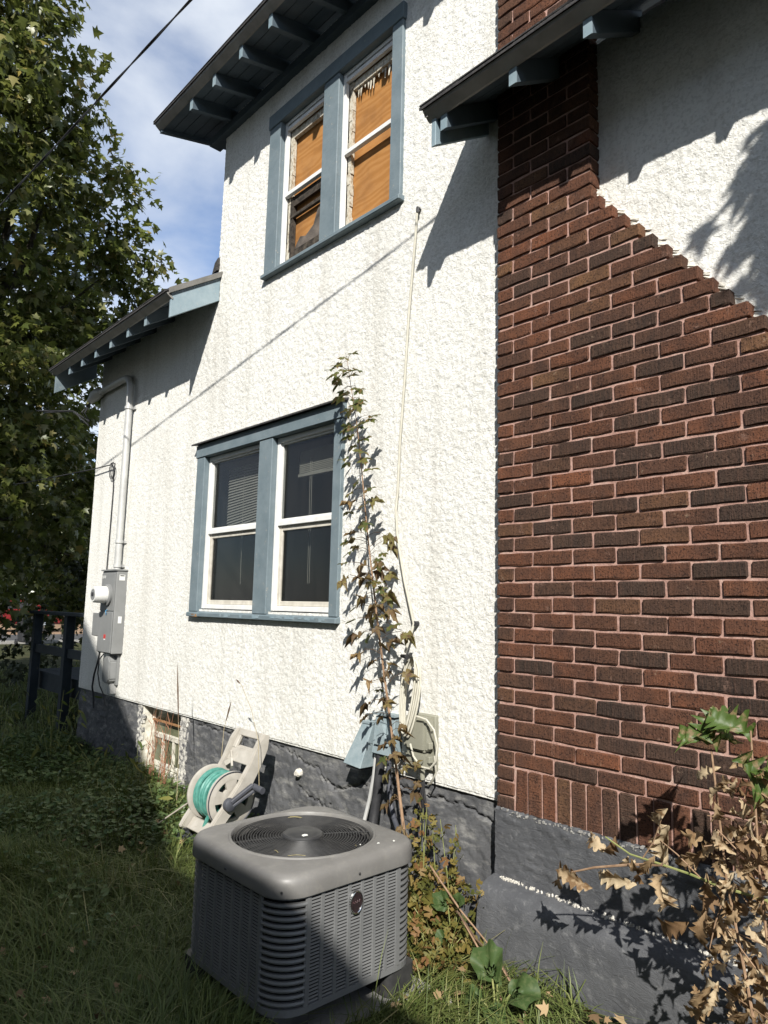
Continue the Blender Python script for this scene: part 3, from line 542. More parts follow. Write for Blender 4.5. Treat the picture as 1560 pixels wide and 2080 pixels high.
for z in (1.89, 2.128, 3.49): MB().tube([(-4.70, -.055, z - .014), (-4.70, -.055, z + .014)], .043, 14).box(-4.765, -4.635, -.02, .0, z - .014, z + .014).build('strap', CONDUIT, t)
MB().tube([(-5.50, -.055, 3.828), (-5.56, -.06, 3.83), (-5.62, -.08, 3.80), (-5.66, -.12, 3.73)], [.04, .06, .062, .03], 12).build('weatherhead', CONDUIT, t, smooth=True)
for k in range(2): MB().tube([(-5.63, -.10, 3.75), (-5.66, -.16 - .03 * k, 3.60), (-5.60, -.12, 3.50 - .05 * k), (-5.75, -.25, 3.62), (-6.2, -.4 - .1 * k, 3.66)], .008, 6).build('service_wire', BLACKP, t, smooth=True)
t = empty('utility_side_box', (-5.03, -.09, 1.19), 'small flat grey box beside the meter cabinet', 'utility box')
MB().box(-5.10, -4.925, -.09, .005, 1.195, 1.42).build('box_body', GALV, t, bevel=0.006); MB().box(-5.105, -4.92, -.105, -.0905, 1.20, 1.425).build('box_lid', GALV, t, bevel=0.004)
t = empty('network_terminal', (-4.69, -.05, .76), 'rounded pale grey terminal box hanging below the meter cabinet', 'utility box')
P = [(-4.78, .80), (-4.775, .98), (-4.74, 1.02), (-4.65, 1.02), (-4.615, .97), (-4.61, .80), (-4.64, .765), (-4.75, .765)]
MB().prism([(x, -.10, z) for x, z in P], (0, 0, 0), (0, .10, 0)).build('box_lid', GALV, t, bevel=.012, seg=2); MB().box(-4.79, -4.60, -.03, .004, .75, 1.03).build('back_plate', GALV, t)
MB().box(-4.70, -4.64, -.07, .0, .66, .764).build('cable_gland', CONDUIT, t, bevel=.008)
MB().tube([(-4.89, -.09, 1.05), (-4.90, -.10, .95), (-4.97, -.10, .82), (-5.02, -.09, .70), (-4.99, -.08, .60), (-4.97, -.08, .50)], .009, 8).build('ground_cable', BLACKP, smooth=True, label='black cable curving down from the left of the meter cabinet', cat='cable')
MB().tube([(-4.74, -.11, 1.04), (-4.79, -.13, .98), (-4.80, -.13, .85), (-4.76, -.12, .74), (-4.70, -.10, .66), (-4.66, -.09, .55)], .006, 8).build('terminal_cable', BLACKP, smooth=True, label='thin black cable looping over the rounded terminal box', cat='cable')
t = empty('telephone_drop', (-5.05, -.01, 2.96), 'thin dark drop wire looped at a wall hook left of the conduit', 'wire')
MB().tube([(-5.07, 0, 2.97), (-5.05, -.05, 2.97), (-5.04, -.05, 2.93)], .006, 6).build('hook', BLACKP, t)
MB().tube([(-5.05, -.045, 2.955), (-5.6, -.06, 2.97), (-7.5, -.2, 3.02), (-11, -.5, 3.2), (-18, -1.2, 4.2)], .006, 6).build('span', BLACKP, t)
MB().tube([(-5.12 + .065 * math.sin(a) + .006 * a, -.03 - .006 * math.cos(a), 2.895 + .085 * math.cos(a)) for a in np.linspace(0, 4 * math.pi, 40)], .0045, 6).build('loop', BLACKP, t)
MB().tube([(-5.07, -.02, 2.90), (-5.055, -.014, 2.7), (-5.062, -.014, 2.3), (-5.072, -.014, 1.86), (-5.06, -.02, 1.42)], .0055, 6).build('down_lead', BLACKP, t)
# overhead service wire, two strands twisted
t = empty('overhead_wire', (-1.173, -1.306, 4.854), 'dark twisted overhead service wire crossing the sky at upper left', 'wire')
A = Vector((-1.173, -1.306, 4.854)); Dv = Vector((-2.627, -.27, -.206))
for st in range(2):
    pts = []
    for q in np.linspace(-2.6, 5.2, 420):
        p = A + Dv * q + Vector((0, 0, .010 * (q - .5) ** 2)); a = q * 2.75 * 2 * math.pi + st * math.pi; pts.append(p + Vector((.04, math.cos(a), math.sin(a))) * .0040)
    MB().tube(pts, .0042, 6).build('strand', BLACKP, t, smooth=True)
# white coax down the wall with its spare coil
pts = [(-.648, .0, 3.935), (-.648, -.02, 3.92), (-.66, -.02, 3.75), (-.704, -.02, 3.289), (-.73, -.018, 2.9), (-.759, -.02, 2.511), (-.772, -.018, 2.218), (-.782, -.02, 2.11), (-.765, -.02, 1.95), (-.70, -.02, 1.70), (-.615, -.025, 1.462), (-.63, -.03, 1.40), (-.655, -.05, 1.30)]
t = empty('coax_cable', (-.655, -.05, 1.30), 'off-white cable running down the stucco right of the windows', 'cable')
MB().tube([(x, y - .012, z) for x, y, z in pts], .0075, 8).build('run', CABLE, t, smooth=True); MB().tube([(-.650, .0, 3.935), (-.645, -.03, 3.94), (-.645, -.03, 3.91)], .012, 7).build('entry_clip', BLACKP, t); MB().tube([(-.615, .0, 1.462), (-.61, -.04, 1.462)], .014, 7).build('clip', BLACKP, t)
t = empty('cable_coil', (-.58, -.1, .85), 'loose coil of off-white cable hung on the beige terminal box', 'cable')
for k in range(6):
    w = .050 + random.uniform(-.012, .012); x0 = -.565 + random.uniform(-.008, .008); zt = 1.285 - .004 * k; zb = .865 + .05 * random.random()
    c_ = (zt + zb) / 2; hz = (zt - zb) / 2
    MB().tube([(x0 + w * math.sin(a) * (1 + .25 * math.cos(a)) + .03 * (1 - math.cos(a)) * (-.3), -.125 + .007 * k + .02 * math.cos(a), c_ + hz * math.cos(a)) for a in np.linspace(0, 2 * math.pi, 32, endpoint=False)], .0055, 6, closed=True).build('turn', CABLE, t, smooth=True)
MB().tube([(-.50, -.12, .985), (-.44, -.11, .975), (-.385, -.11, .93), (-.362, -.11, .86), (-.37, -.11, .78), (-.41, -.11, .735), (-.47, -.115, .735), (-.52, -.12, .78), (-.545, -.12, .84)], .0055, 6).build('loose_loop', CABLE, t, smooth=True)
MB().tube([(-.66, -.01, 1.28), (-.62, -.12, 1.288), (-.56, -.14, 1.285)], .010, 7).build('tie', BLACKP, t)
MB().tube([(-.39, -.1, .80), (-.385, -.09, .72), (-.43, -.08, .655), (-.47, -.06, .64)], .005, 6).build('tail', CABLE, t, smooth=True)
t = empty('telephone_terminal', (-.54, -.1, .70), 'beige plastic terminal box below the hanging cable coil', 'utility box')
MB().box(-.63, -.465, -.095, .004, .80, .975).build('box_lid', BEIGEP, t, bevel=.014, seg=2); MB().box(-.625, -.47, -.085, .004, .712, .792).build('lower_lid', BEIGEP, t, bevel=.012, seg=2)
MB().box(-.645, -.45, -.03, .006, .70, .985).build('back_plate', BEIGEP, t, bevel=.006)
for z in (.93, .84, .77): MB().box(-.466, -.449, -.075, -.045, z - .022, z + .012).build('latch', BEIGEP, t, bevel=.003)
MB().tube([(-.50, -.07, .712), (-.50, -.07, .66)], .013, 10).build('cable_gland', BEIGEP, t)
for k, (dx, dz) in enumerate(((-.02, .40), (.0, .36), (.025, .42))): MB().tube([(-.52 + .012 * k, -.06, .712), (-.515 + .01 * k, -.065, .62), (-.51 + dx, -.05, .5), (-.54 + dx * 3, -.05, dz - .1)], .006, 6).build('entry_cable', BLACKP, t, smooth=True)
# disconnect box
t = empty('disconnect_box', (-.80, -.08, .73), 'pale blue painted disconnect box above the black refrigerant line', 'switch box')
MB().hexa([(-.885, -.085, .735), (-.725, -.085, .735), (-.725, .004, .735), (-.885, .004, .735), (-.885, -.06, .935), (-.725, -.06, .935), (-.725, .004, .945), (-.885, .004, .945)]).build('box_body', BOXB, t, bevel=.004)
MB().box(-.897, -.713, -.075, .0, .946, .956).build('hood', BOXB, t, wob=.002)
MB().hexa([(-.86, -.095, .79), (-.75, -.095, .79), (-.75, -.083, .79), (-.86, -.083, .79), (-.805, -.088, .90), (-.80, -.088, .90), (-.80, -.06, .90), (-.805, -.06, .90)]).build('embossed_plate', BOXB, t)
MB().box(-.87, -.74, -.07, -.01, .722, .734).build('open_bottom', BLACKP, t)
t = empty('disconnect_cover', (-.97, -.1, .64), 'pale blue metal cover hanging tilted left of the disconnect box', 'cover')
MB().hexa([(-1.075, -.135, .655), (-.925, -.135, .645), (-.925, -.03, .645), (-1.075, -.03, .655), (-.985, -.075, .885), (-.893, -.075, .885), (-.893, -.01, .885), (-.985, -.01, .885)]).build('cover_shell', BOXB, t, bevel=.004)
MB().box(-.99, -.89, -.08, .002, .886, .898).build('hinge_strip', BOXB, t); MB().box(-1.06, -.94, -.12, -.04, .632, .6435).build('open_bottom', BLACKP, t)
MB().tube([(-.845, -.05, .73), (-.848, -.06, .60), (-.852, -.075, .45), (-.855, -.10, .30), (-.80, -.2, .20), (-.66, -.42, .17), (-.60, -.6, .22)], .026, 12).build('refrigerant_line', BLACKP, smooth=True, label='thick black insulated refrigerant line dropping behind the cooling unit', cat='pipe')
MB().tube([(-.895, -.04, .72), (-.90, -.05, .60), (-.925, -.055, .47), (-.955, -.06, .36), (-.96, -.12, .2), (-.85, -.3, .1)], .011, 8).build('copper_line', CONDUIT, smooth=True, label='thin pale grey pipe left of the black refrigerant line', cat='pipe')
MB().tube([(-.775, -.05, .73), (-.772, -.055, .62), (-.755, -.06, .52), (-.70, -.08, .43), (-.62, -.12, .38), (-.52, -.25, .33), (-.45, -.5, .30), (-.42, -.6, .30)], .0145, 10).build('power_whip', REELD, smooth=True, label='grey flexible power conduit curving right below the disconnect box', cat='conduit')
MB().lathe((-1.673, .02, .472), (0, -1, 0), [(0, .03), (.03, .026), (.05, .012)], 9).build('hose_bib_stub', CHIP, wob=.004, label='broken whitish pipe stub sticking out of the grey foundation', cat='pipe stub')

# ================================================================ cooling unit
AC = Vector((-.335, -.96, .06))
MB().box(-.70, .05, -1.32, -.555, -.06, .030).build('concrete_pad', CONC, bevel=.01, wob=.002, label='low concrete pad under the grey cooling unit', cat='pad')
t = empty('cooling_unit', AC, 'grey louvered outdoor cooling unit with round fan grille on top', 'air conditioner')
def rrect(h, r, n=8):
    P = []
    for q in range(4):
        a0 = q * math.pi / 2; c_ = [(h - r, h - r), (-h + r, h - r), (-h + r, -h + r), (h - r, -h + r)][q]
        P += [(c_[0] + r * math.cos(a0 + k / n * math.pi / 2), c_[1] + r * math.sin(a0 + k / n * math.pi / 2)) for k in range(n + 1)]
        e = P[-1]; nx = [(-h + r, h), (-h, -h + r), (h - r, -h), (h, h - r)][q]
        P += [(e[0] + (nx[0] - e[0]) * k / n, e[1] + (nx[1] - e[1]) * k / n) for k in range(1, n)]
    return P
def ring3(P, z): return [(AC.x + x, AC.y + y, z) for x, y in P]
L = [ring3(rrect(.362, .125), .525), ring3(rrect(.372, .135), .521), ring3(rrect(.373, .136), .530), ring3(rrect(.372, .136), .562), ring3(rrect(.369, .134), .578), ring3(rrect(.361, .130), .590), ring3(rrect(.347, .124), .597), ring3(rrect(.330, .12), .599)]
b0 = rrect(.330, .12); circ = lambda r, z: [(AC.x + r * math.cos(math.atan2(y, x)), AC.y + r * math.sin(math.atan2(y, x)), z) for x, y in b0]
mid = [tuple((Vector(p) * .5 + Vector(q) * .5)) for p, q in zip(L[-1], circ(.322, .602))]
L += [mid, circ(.316, .603), circ(.312, .608), circ(.305, .608), circ(.301, .603), circ(.299, .585), circ(.296, .56), circ(.31, .535)]
MB().loops(L).build('top_cap', ACTOP, t, smooth=True)
MB().loops([ring3(rrect(.330, .11), .14), ring3(rrect(.330, .11), .53)], True, True, True).build('coil_core', ACIN, t)
MB().loops([ring3(rrect(.358, .125), .128), ring3(rrect(.358, .125), .150), ring3(rrect(.345, .115), .152)], True, True, True).build('base_pan', ACG, t)
MB().loops([ring3(rrect(.356, .125), .510), ring3(rrect(.356, .125), .526)], True, False, False).build('upper_rail', ACG, t)
for sx_ in (-1, 1):
    for sy_ in (-1, 1): MB().loops([ring3([(x * .22 + sx_ * .27, y * .22 + sy_ * .27) for x, y in rrect(.355, .125)], z) for z in (.0302, .128)], True, True, True).build('foot', ACD, t)
half = .355; rc = .125; zs_ = np.arange(.156, .508, .0118)
def face(side):      # local frame for the four faces: returns mapping (u along face, outward offset, z)
    return {0: lambda u, o_, z: (AC.x + half + o_, AC.y + u, z), 1: lambda u, o_, z: (AC.x + u, AC.y - half - o_, z), 2: lambda u, o_, z: (AC.x - half - o_, AC.y - u, z), 3: lambda u, o_, z: (AC.x - u, AC.y + half + o_, z)}[side]
ue = half - rc
for sd in range(4):
    fm = face(sd); mb = MB()
    for z in zs_:        # pressed louvre slats, tilted outwards at the foot
        mb.hexa([fm(-ue, .0015, z), fm(ue, .0015, z), fm(ue, -.0010, z), fm(-ue, -.0010, z), fm(-ue, .0, z + .0062), fm(ue, .0, z + .0062), fm(ue, -.0022, z + .0062), fm(-ue, -.0022, z + .0062)])
    mb.build('louvre_slats', ACG, t, kind='stuff')
    for k in range(8):
        u = -ue + (k + .0) * (2 * ue) / 7; w = .0085 if 0 < k < 7 else .013
        mb = MB(); mb.hexa([fm(u - w, -.004, .15), fm(u + w, -.004, .15), fm(u + w, .0035, .15), fm(u - w, .0035, .15), fm(u - w, -.004, .512), fm(u + w, -.004, .512), fm(u + w, .0035, .512), fm(u - w, .0035, .512)]); mb.build('louvre_rib', ACG, t, bevel=.0015)
for q in range(4):       # rounded corners: deep curved slats
    cx, cy = [(1, 1), (-1, 1), (-1, -1), (1, -1)][q]; a0 = q * math.pi / 2
    angs = np.linspace(a0 + .05, a0 + math.pi / 2 - .05, 9)
    for z in np.arange(.160, .500, .0232):
        LL = []
        for (r_, zz) in ((rc + .003, z), (rc + .006, z + .006), (rc + .004, z + .0135), (rc - .012, z + .0125), (rc - .012, z + .001)): LL.append([(AC.x + cx * ue + r_ * math.cos(a), AC.y + cy * ue + r_ * math.sin(a), zz) for a in angs])
        LL.append(LL[0]); mb = MB(); mb.loops(LL, False); mb.build('corner_slat', ACG, t, smooth=True)
    for a in (a0 + .02, a0 + math.pi / 2 - .02):
        d = Vector((math.cos(a), math.sin(a), 0)); p = Vector((AC.x + cx * ue, AC.y + cy * ue, 0)) + d * (rc + .001); MB().bar(p + Vector((0, 0, .15)), p + Vector((0, 0, .512)), .012, .010, up=d).build('corner_post', ACG, t)
# fan guard
for k in range(18):
    r_ = .092 + k * .0117; z = .600 - .006 * (r_ / .29) ** 2; MB().tube([(AC.x + r_ * math.cos(a), AC.y + r_ * math.sin(a), z) for a in np.linspace(0, 2 * math.pi, 56, endpoint=False)], .0019, 5, closed=True).build('guard_ring', ACD, t, smooth=True)
for k in range(8):
    a = k * math.pi / 4 + .35; MB().tube([(AC.x + r_ * math.cos(a), AC.y + r_ * math.sin(a), .5965 - .006 * (r_ / .26) ** 2) for r_ in (.07, .18, .30)], .0026, 5).build('guard_spoke', ACD, t)
MB().lathe((AC.x, AC.y, .592), (0, 0, 1), [(0, .088), (.010, .088), (.016, .082), (.0165, .064), (.019, .060), (.020, .0)], 32).build('guard_hub', ACD, t, smooth=True)
MB().lathe((AC.x, AC.y, .50), (0, 0, 1), [(0, .05), (.07, .045)], 16).build('fan_motor', ACIN, t)
for k in range(3):
    a = k * 2 * math.pi / 3 + .5; P = []
    for r_, da, dz in ((.05, -.3, .02), (.27, -.55, .035), (.28, .35, -.02), (.05, .5, -.015)): P.append((AC.x + r_ * math.cos(a + da), AC.y + r_ * math.sin(a + da), .54 + dz))
    MB().prism(P, (0, 0, 0), (0, 0, .003)).build('fan_blade', ACD, t)
MB().loops([circ(.297, .56), circ(.297, .44)], True, False, True).build('fan_shroud', ACIN, t)
E0 = Vector((AC.x + half + .004, -.965, .442))
oval = lambda k_, x: [(E0.x + x, E0.y + .0315 * k_ * math.cos(a), E0.z + .040 * k_ * math.sin(a)) for a in np.linspace(0, 2 * math.pi, 32, endpoint=False)]
em = MB().loops([oval(.9, .004), oval(.9, .0095), oval(.96, .011), oval(1.04, .010), oval(1.06, .002)], True).build('emblem', CHROME, t, smooth=True)
MB().loops([oval(.92, .001), oval(.9, .0075)], True, True, True).build('emblem_face', simple('emblem_black', (.012, .008, .009), (.03, .018, .02), 60, .3, .5, 0), em)
mb = MB(); mb.tube([(E0.x + .009, E0.y - .020 + .04 * q, E0.z + .004 * math.sin(q * 23) + .005 * q) for q in np.linspace(0, 1, 40)], .0012, 4); mb.build('emblem_script', simple('emblem_lettering', (.05, .022, .024), (.08, .04, .04), 30, .4, .5, 0), em)
for (x, y) in ((AC.x + .375, -.96), (AC.x + .375 - .04, -1.30)): MB().lathe((x, y, .545), (1, -.0 if y > -1 else -1, 0), [(0, .005), (.003, .004)], 8).build('screw', ACD, t)
MB().lathe((AC.x, AC.y - .374, .545), (0, -1, 0), [(0, .005), (.003, .004)], 8).build('screw', ACD, t)
LIME = simple('pale_dropping', (.5, .5, .45), (.7, .7, .66), 60, .9, .1, .4)
t.scale = (.972, .972, 1)
for (x, y, r_, z) in ((-.29, -.985, .014, .611), (-.04, -.79, .006, .602), (-.02, -.72, .005, .602), (-.075, -.86, .004, .602)): MB().lathe((x, y, z), (0, 0, 1), [(0, r_), (.002, r_ * .6)], 7).build('bird_dropping', LIME, t, wob=.0015)

CLIP = simple('dry_clipping', (.25, .21, .09), (.36, .31, .16), 30, .8, .2, 0)
for k in range(5):
    a = random.uniform(0, 6.28); r_ = random.uniform(.10, .28); p = Vector((AC.x + r_ * math.cos(a), AC.y + r_ * math.sin(a), .606)); d_ = Vector((random.uniform(-1, 1), random.uniform(-1, 1), random.uniform(0, .15))).normalized() * random.uniform(.01, .035)
    MB().tube([p - d_, p + Vector((0, 0, .003)), p + d_], .0009, 4).build('grass_clipping', CLIP, t)
# ================================================================ hose reel
t = empty('hose_reel_cart', (-1.96, -.42, 0), 'weathered beige hose reel cart leaning by the foundation behind the cooling unit', 'hose reel')
def rail(x, w):
    P = [(-.155, .705), (-.20, .715), (-.245, .66), (-.30, .54), (-.37, .43), (-.44, .345), (-.52, .25), (-.56, .20), (-.59, .15), (-.54, .13), (-.49, .17), (-.43, .24), (-.36, .31), (-.28, .40), (-.21, .52), (-.165, .62)]
    return MB().prism([(x, y, z) for y, z in P], (0, 0, 0), (w, 0, 0))
rail(-1.825, .038).build('side_rail', REELP, t, bevel=.006, seg=2); rail(-2.135, .034).build('side_rail', REELP, t, bevel=.006, seg=2)
def cross(name, y0, z0, y1, z1, th=.02, mat=REELP): MB().prism([(-2.10, y0, z0), (-2.10, y1, z1), (-2.10, y1 + th, z1 - th * .4), (-2.10, y0 + th, z0 - th * .4)], (0, 0, 0), (.274, 0, 0)).build(name, mat, t, bevel=.004)
cross('handle_bar', -.185, .715, -.205, .675, .035); cross('back_panel', -.24, .60, -.285, .525, .03); cross('brace', -.24, .60, -.20, .61, .02)
for x in (-2.10, -1.865): MB().prism([(x, -.20, .68), (x, -.245, .60), (x, -.225, .59), (x, -.18, .67)], (0, 0, 0), (.036, 0, 0)).build('handle_side', REELP, t, bevel=.003)
MB().bar((-2.085, -.30, .50), (-2.0, -.26, .56), .012, .03).build('cross_brace', REELP, t); MB().bar((-2.085, -.26, .57), (-2.0, -.30, .49), .012, .03).build('cross_brace', REELP, t)
cross('lower_panel', -.50, .20, -.55, .14, .03)
MB().tube([(-2.2, -.50, .05), (-2.13, -.50, .05)], .06, 14).build('wheel', REELD, t, smooth=True); MB().tube([(-1.78, -.50, .05), (-1.71, -.50, .05)], .06, 14).build('wheel', REELD, t, smooth=True)
SC = Vector((0, -.385, .335))
sp = MB().tube([(-2.10, SC.y, SC.z), (-1.84, SC.y, SC.z)], .062, 20).build('spool', REELP, t, smooth=True)
def flange(x, w, nm):
    mb = MB(); N = 60; an = np.linspace(0, 2 * math.pi, N, endpoint=False); c2 = lambda r_, xx: [(xx, SC.y + r_ * math.cos(a), SC.z + r_ * math.sin(a)) for a in an]
    mb.loops([c2(.118, x), c2(.162, x), c2(.168, x + w * .2), c2(.168, x + w * .8), c2(.162, x + w), c2(.118, x + w), c2(.118, x)])
    mb.loops([c2(.0, x), c2(.07, x), c2(.07, x + w), c2(.0, x + w)])
    for k in range(5):
        a = k * 2 * math.pi / 5 + .4; u = Vector((0, math.cos(a), math.sin(a))); s_ = Vector((0, -math.sin(a), math.cos(a))); c0 = Vector((x, SC.y, SC.z))
        q = [c0 + u * .06 - s_ * .03, c0 + u * .06 + s_ * .03, c0 + u * .125 + s_ * .045, c0 + u * .125 - s_ * .045]; mb.prism(q, (.001, 0, 0), (w - .001, 0, 0))
    o = mb.build(nm, REELP, sp, smooth=True); return o
flange(-2.112, .02, 'flange'); flange(-1.862, .02, 'flange')
MB().tube([(-1.862 + .0225, SC.y + .165 * math.cos(a), SC.z + .165 * math.sin(a)) for a in np.linspace(0, 2 * math.pi, 60, endpoint=False)], .0035, 5, closed=True).build('rim_trim', REELD, sp)
MB().lathe((-1.79, -.44, .325), (1, 0, 0), [(0, .04), (.03, .038), (.036, .03)], 18).build('crank_hub', REELD, t, smooth=True)
MB().bar((-1.765, -.44, .34), (-1.74, -.30, .43), .03, .024).build('crank_arm', REELD, t, bevel=.005); MB().bar((-1.765, -.43, .315), (-1.74, -.29, .395), .026, .02).build('crank_arm', REELD, t, bevel=.005)
MB().tube([(-1.75, -.29, .415), (-1.66, -.28, .405)], .021, 12).build('crank_grip', REELD, t, smooth=True)
pts = []
for lay, (r_, n_) in enumerate(((.088, 8), (.113, 7.5), (.138, 6.2))):
    for q in np.linspace(0, 1, int(n_ * 26)):
        a = q * n_ * 2 * math.pi; f = q if lay % 2 == 0 else 1 - q; xx = -2.078 + .20 * f
        pts.append((xx + .010 * math.sin(a * .37 + lay), SC.y + (r_ + .005 * math.sin(a * .61 + 2 * lay)) * math.cos(a), SC.z + (r_ + .005 * math.sin(a * .53 + lay)) * math.sin(a)))
pts += [(-1.93, -.50, .22), (-1.96, -.52, .12), (-1.98, -.50, .04)]
MB().tube(pts, .0135, 8).build('garden_hose', HOSE, smooth=True, label='green garden hose wound on the beige reel', cat='garden hose')
MB().bar((-2.55, -.55, .04), (-2.27, -.40, .26), .03, .008).build('wooden_stake', simple('grey_wood', (.25, .22, .18), (.36, .33, .28), 20, .9, .1, .4), label='thin grey stake leaning on the left of the hose reel', cat='stake')

# ================================================================ leaves
def maple2d(lobes=5, depth=.5, seed=0):
    rr = random.Random(seed); P = [(0, 0)]
    L5 = [(-150, .45), (-75, .8), (0, 1.0), (75, .8), (150, .45)] if lobes == 5 else [(-80, .7), (0, 1.0), (80, .7)]
    out = []
    for i, (a, r_) in enumerate(L5):
        a += rr.uniform(-6, 6); r_ *= rr.uniform(.9, 1.1)
        for da, q in ((-22, .68), (-9, .78), (0, 1.0), (9, .78), (22, .68)):
            if q == .68 and lobes != 5: q = .6
            out.append((math.radians(a + da), r_ * q))
        if i < len(L5) - 1: out.append((math.radians((L5[i][0] + L5[i + 1][0]) / 2), depth * min(r_, L5[i + 1][1])))
    return [(r_ * .55 * math.sin(a), r_ * .55 * math.cos(a) + .28) for a, r_ in out]
def leafmesh(name, mat, seed, curl=.25, lobes=5):
    rr = random.Random(seed); O = maple2d(lobes, .42, seed); V = [(0, .22, 0)] + [(x, y, 0) for x, y in O]; n = len(O)
    a = rr.uniform(.5, 1.3) * curl; b = rr.uniform(-.6, 1.0) * curl; ph = rr.uniform(0, 6)
    V = [(x, y, -a * 1.6 * x * x - b * (y - .2) ** 2 * 1.5 + .05 * curl * 3 * math.sin(9 * x + ph) * math.cos(7 * y + ph)) for x, y, z in V]
    F = [(0, i, i + 1) for i in range(1, n)]; V.append((0, 0, 0)); F += [(0, n, n + 1), (0, n + 1, 1)]
    me = bpy.data.meshes.new(name); me.from_pydata(V, [], F); me.materials.append(mat)
    for p in me.polygons: p.use_smooth = True
    return me
def drymesh(name, mat, seed, roll=1.2, bend=1.0, wid=.30):
    rr = random.Random(seed); nl, ns = 22, 9; V = []; F = []; ph = rr.uniform(0, 6); tw = rr.uniform(-1.6, 1.6); k1 = rr.uniform(5, 9)
    for i in range(nl):
        t_ = i / (nl - 1); lob = (.45, .75, 1.15, .95)[i % 4]; w = wid * (math.sin(math.pi * (t_ * .94 + .05)) ** .8) * lob * rr.uniform(.85, 1.2) + .004
        ang = bend * t_ + .25 * math.sin(k1 * t_ + ph); yc = math.sin(bend * t_) / max(bend, .01); zc = -(1 - math.cos(bend * t_)) / max(bend, .01) + .03 * math.sin(k1 * t_ + ph)
        for j in range(ns):
            s_ = -1 + 2 * j / (ns - 1); th = s_ * roll * (.6 + .6 * t_) + tw * (t_ - .5); R_ = w / max(roll, .2)
            x = R_ * math.sin(th); z = R_ * (1 - math.cos(th)) + .022 * abs(s_) * math.sin(k1 * 3.1 * t_ + 2.5 * s_ + ph) + rr.uniform(-.008, .008)
            V.append((x + .02 * math.sin(4 * t_ + ph), yc + abs(s_) * w * .45 - z * math.sin(ang) * .7, zc + z * math.cos(ang)))
    for i in range(nl - 1):
        for j in range(ns - 1): F.append((i * ns + j, i * ns + j + 1, (i + 1) * ns + j + 1, (i + 1) * ns + j))
    me = bpy.data.meshes.new(name); me.from_pydata(V, [], F); me.materials.append(mat)
    for p in me.polygons: p.use_smooth = True
    return me
def orient(tip, nrm):
    y = Vector(tip).normalized(); z = Vector(nrm); z = (z - y * z.dot(y)); z = z.normalized() if z.length > 1e-3 else y.orthogonal().normalized(); x = y.cross(z)
    return Matrix((x, y, z)).transposed().to_euler()
def leafobj(parent, me, pos, size, tip, nrm, name='leaf'):
    o = bpy.data.objects.new(name, me); COL.objects.link(o); o.parent = parent; o.location = Vector(pos) - wloc(parent); o.scale = (size,) * 3; o.rotation_euler = orient(tip, nrm); return o
def rv(a=1.0): return Vector((random.uniform(-a, a), random.uniform(-a, a), random.uniform(-a, a)))
def scatter(name, mat, tv, tf, pos, tip, nrm, size, parent=None, rnd=None, **kw):
    tv = np.asarray(tv, np.float32); tf = np.asarray(tf); n = len(pos); y = tip / np.linalg.norm(tip, axis=1, keepdims=True)
    z = nrm - y * np.sum(nrm * y, 1, keepdims=True); z /= np.linalg.norm(z, axis=1, keepdims=True) + 1e-9; x = np.cross(y, z)
    V = pos[:, None, :] + size[:, None, None] * (tv[None, :, 0:1] * x[:, None] + tv[None, :, 1:2] * y[:, None] + tv[None, :, 2:3] * z[:, None])
    k = len(tv); F = (tf[None] + (np.arange(n) * k)[:, None, None]).reshape(-1, tf.shape[1])
    r_ = np.repeat(RNG.random(n) if rnd is None else rnd, k)
    return npmesh(name, V.reshape(-1, 3), F, mat, parent, r_, **kw)
def tmpl(lobes=5, simple_=True):
    O = [(-.10, .05), (-.42, .10), (-.26, .26), (-.52, .52), (-.20, .50), (0, 1.0), (.20, .50), (.52, .52), (.26, .26), (.42, .10), (.10, .05)]
    V = [(0, .3, 0)] + [(x, y, -.35 * x * x - .25 * (y - .3) ** 2) for x, y in O]; n = len(O)
    return V, [(0, i, i + 1) for i in range(1, n)] + [(0, n, 1)]
TV, TF = tmpl()
MAPLE = leafmat('maple_foliage', [(0.0, (0.0713, 0.092, 0.023)), (0.45, (0.1207, 0.1437, 0.0322)), (0.8, (0.1667, 0.1782, 0.0437)), (0.93, (0.253, 0.253, 0.115)), (1.0, (0.276, 0.2185, 0.0575))], True, .45, .34)
def crown(blobs, per, leaf, spread, droop=.5):
    P = []; T = []; N = []; Sz = []
    for (x, y, z, r_) in blobs:
        nt_ = max(6, int(per * r_ * r_)); d = RNG.normal(size=(nt_, 3)); d /= np.linalg.norm(d, axis=1, keepdims=True); rad = r_ * (.55 + .5 * RNG.random(nt_) ** .7)
        c_ = np.array([x, y, z]) + d * rad[:, None]
        for k in range(nt_):
            m_ = RNG.integers(14, 32); out = d[k] * .8 + RNG.normal(size=3) * .35; out[2] -= droop * .4; out /= np.linalg.norm(out)
            s_ = RNG.random(m_) * spread; p = c_[k] + out * s_[:, None] + RNG.normal(size=(m_, 3)) * spread * .22
            P.append(p); tt = out * .7 + RNG.normal(size=(m_, 3)) * .6; tt[:, 2] -= droop; T.append(tt); nn = RNG.normal(size=(m_, 3)) * .55 + d[k] * .45; nn[:, 2] += .75; N.append(nn); Sz.append(leaf * (.65 + .6 * RNG.random(m_)))
    return np.concatenate(P), np.concatenate(T), np.concatenate(N), np.concatenate(Sz)
def limb(a, b, r0, r1, n=6, j=.15):
    a = Vector(a); b = Vector(b); L = (b - a).length; return [a.lerp(b, k / n) + (rv(j * L / n) if 0 < k < n else Vector()) for k in range(n + 1)], [r0 + (r1 - r0) * k / n for k in range(n + 1)]
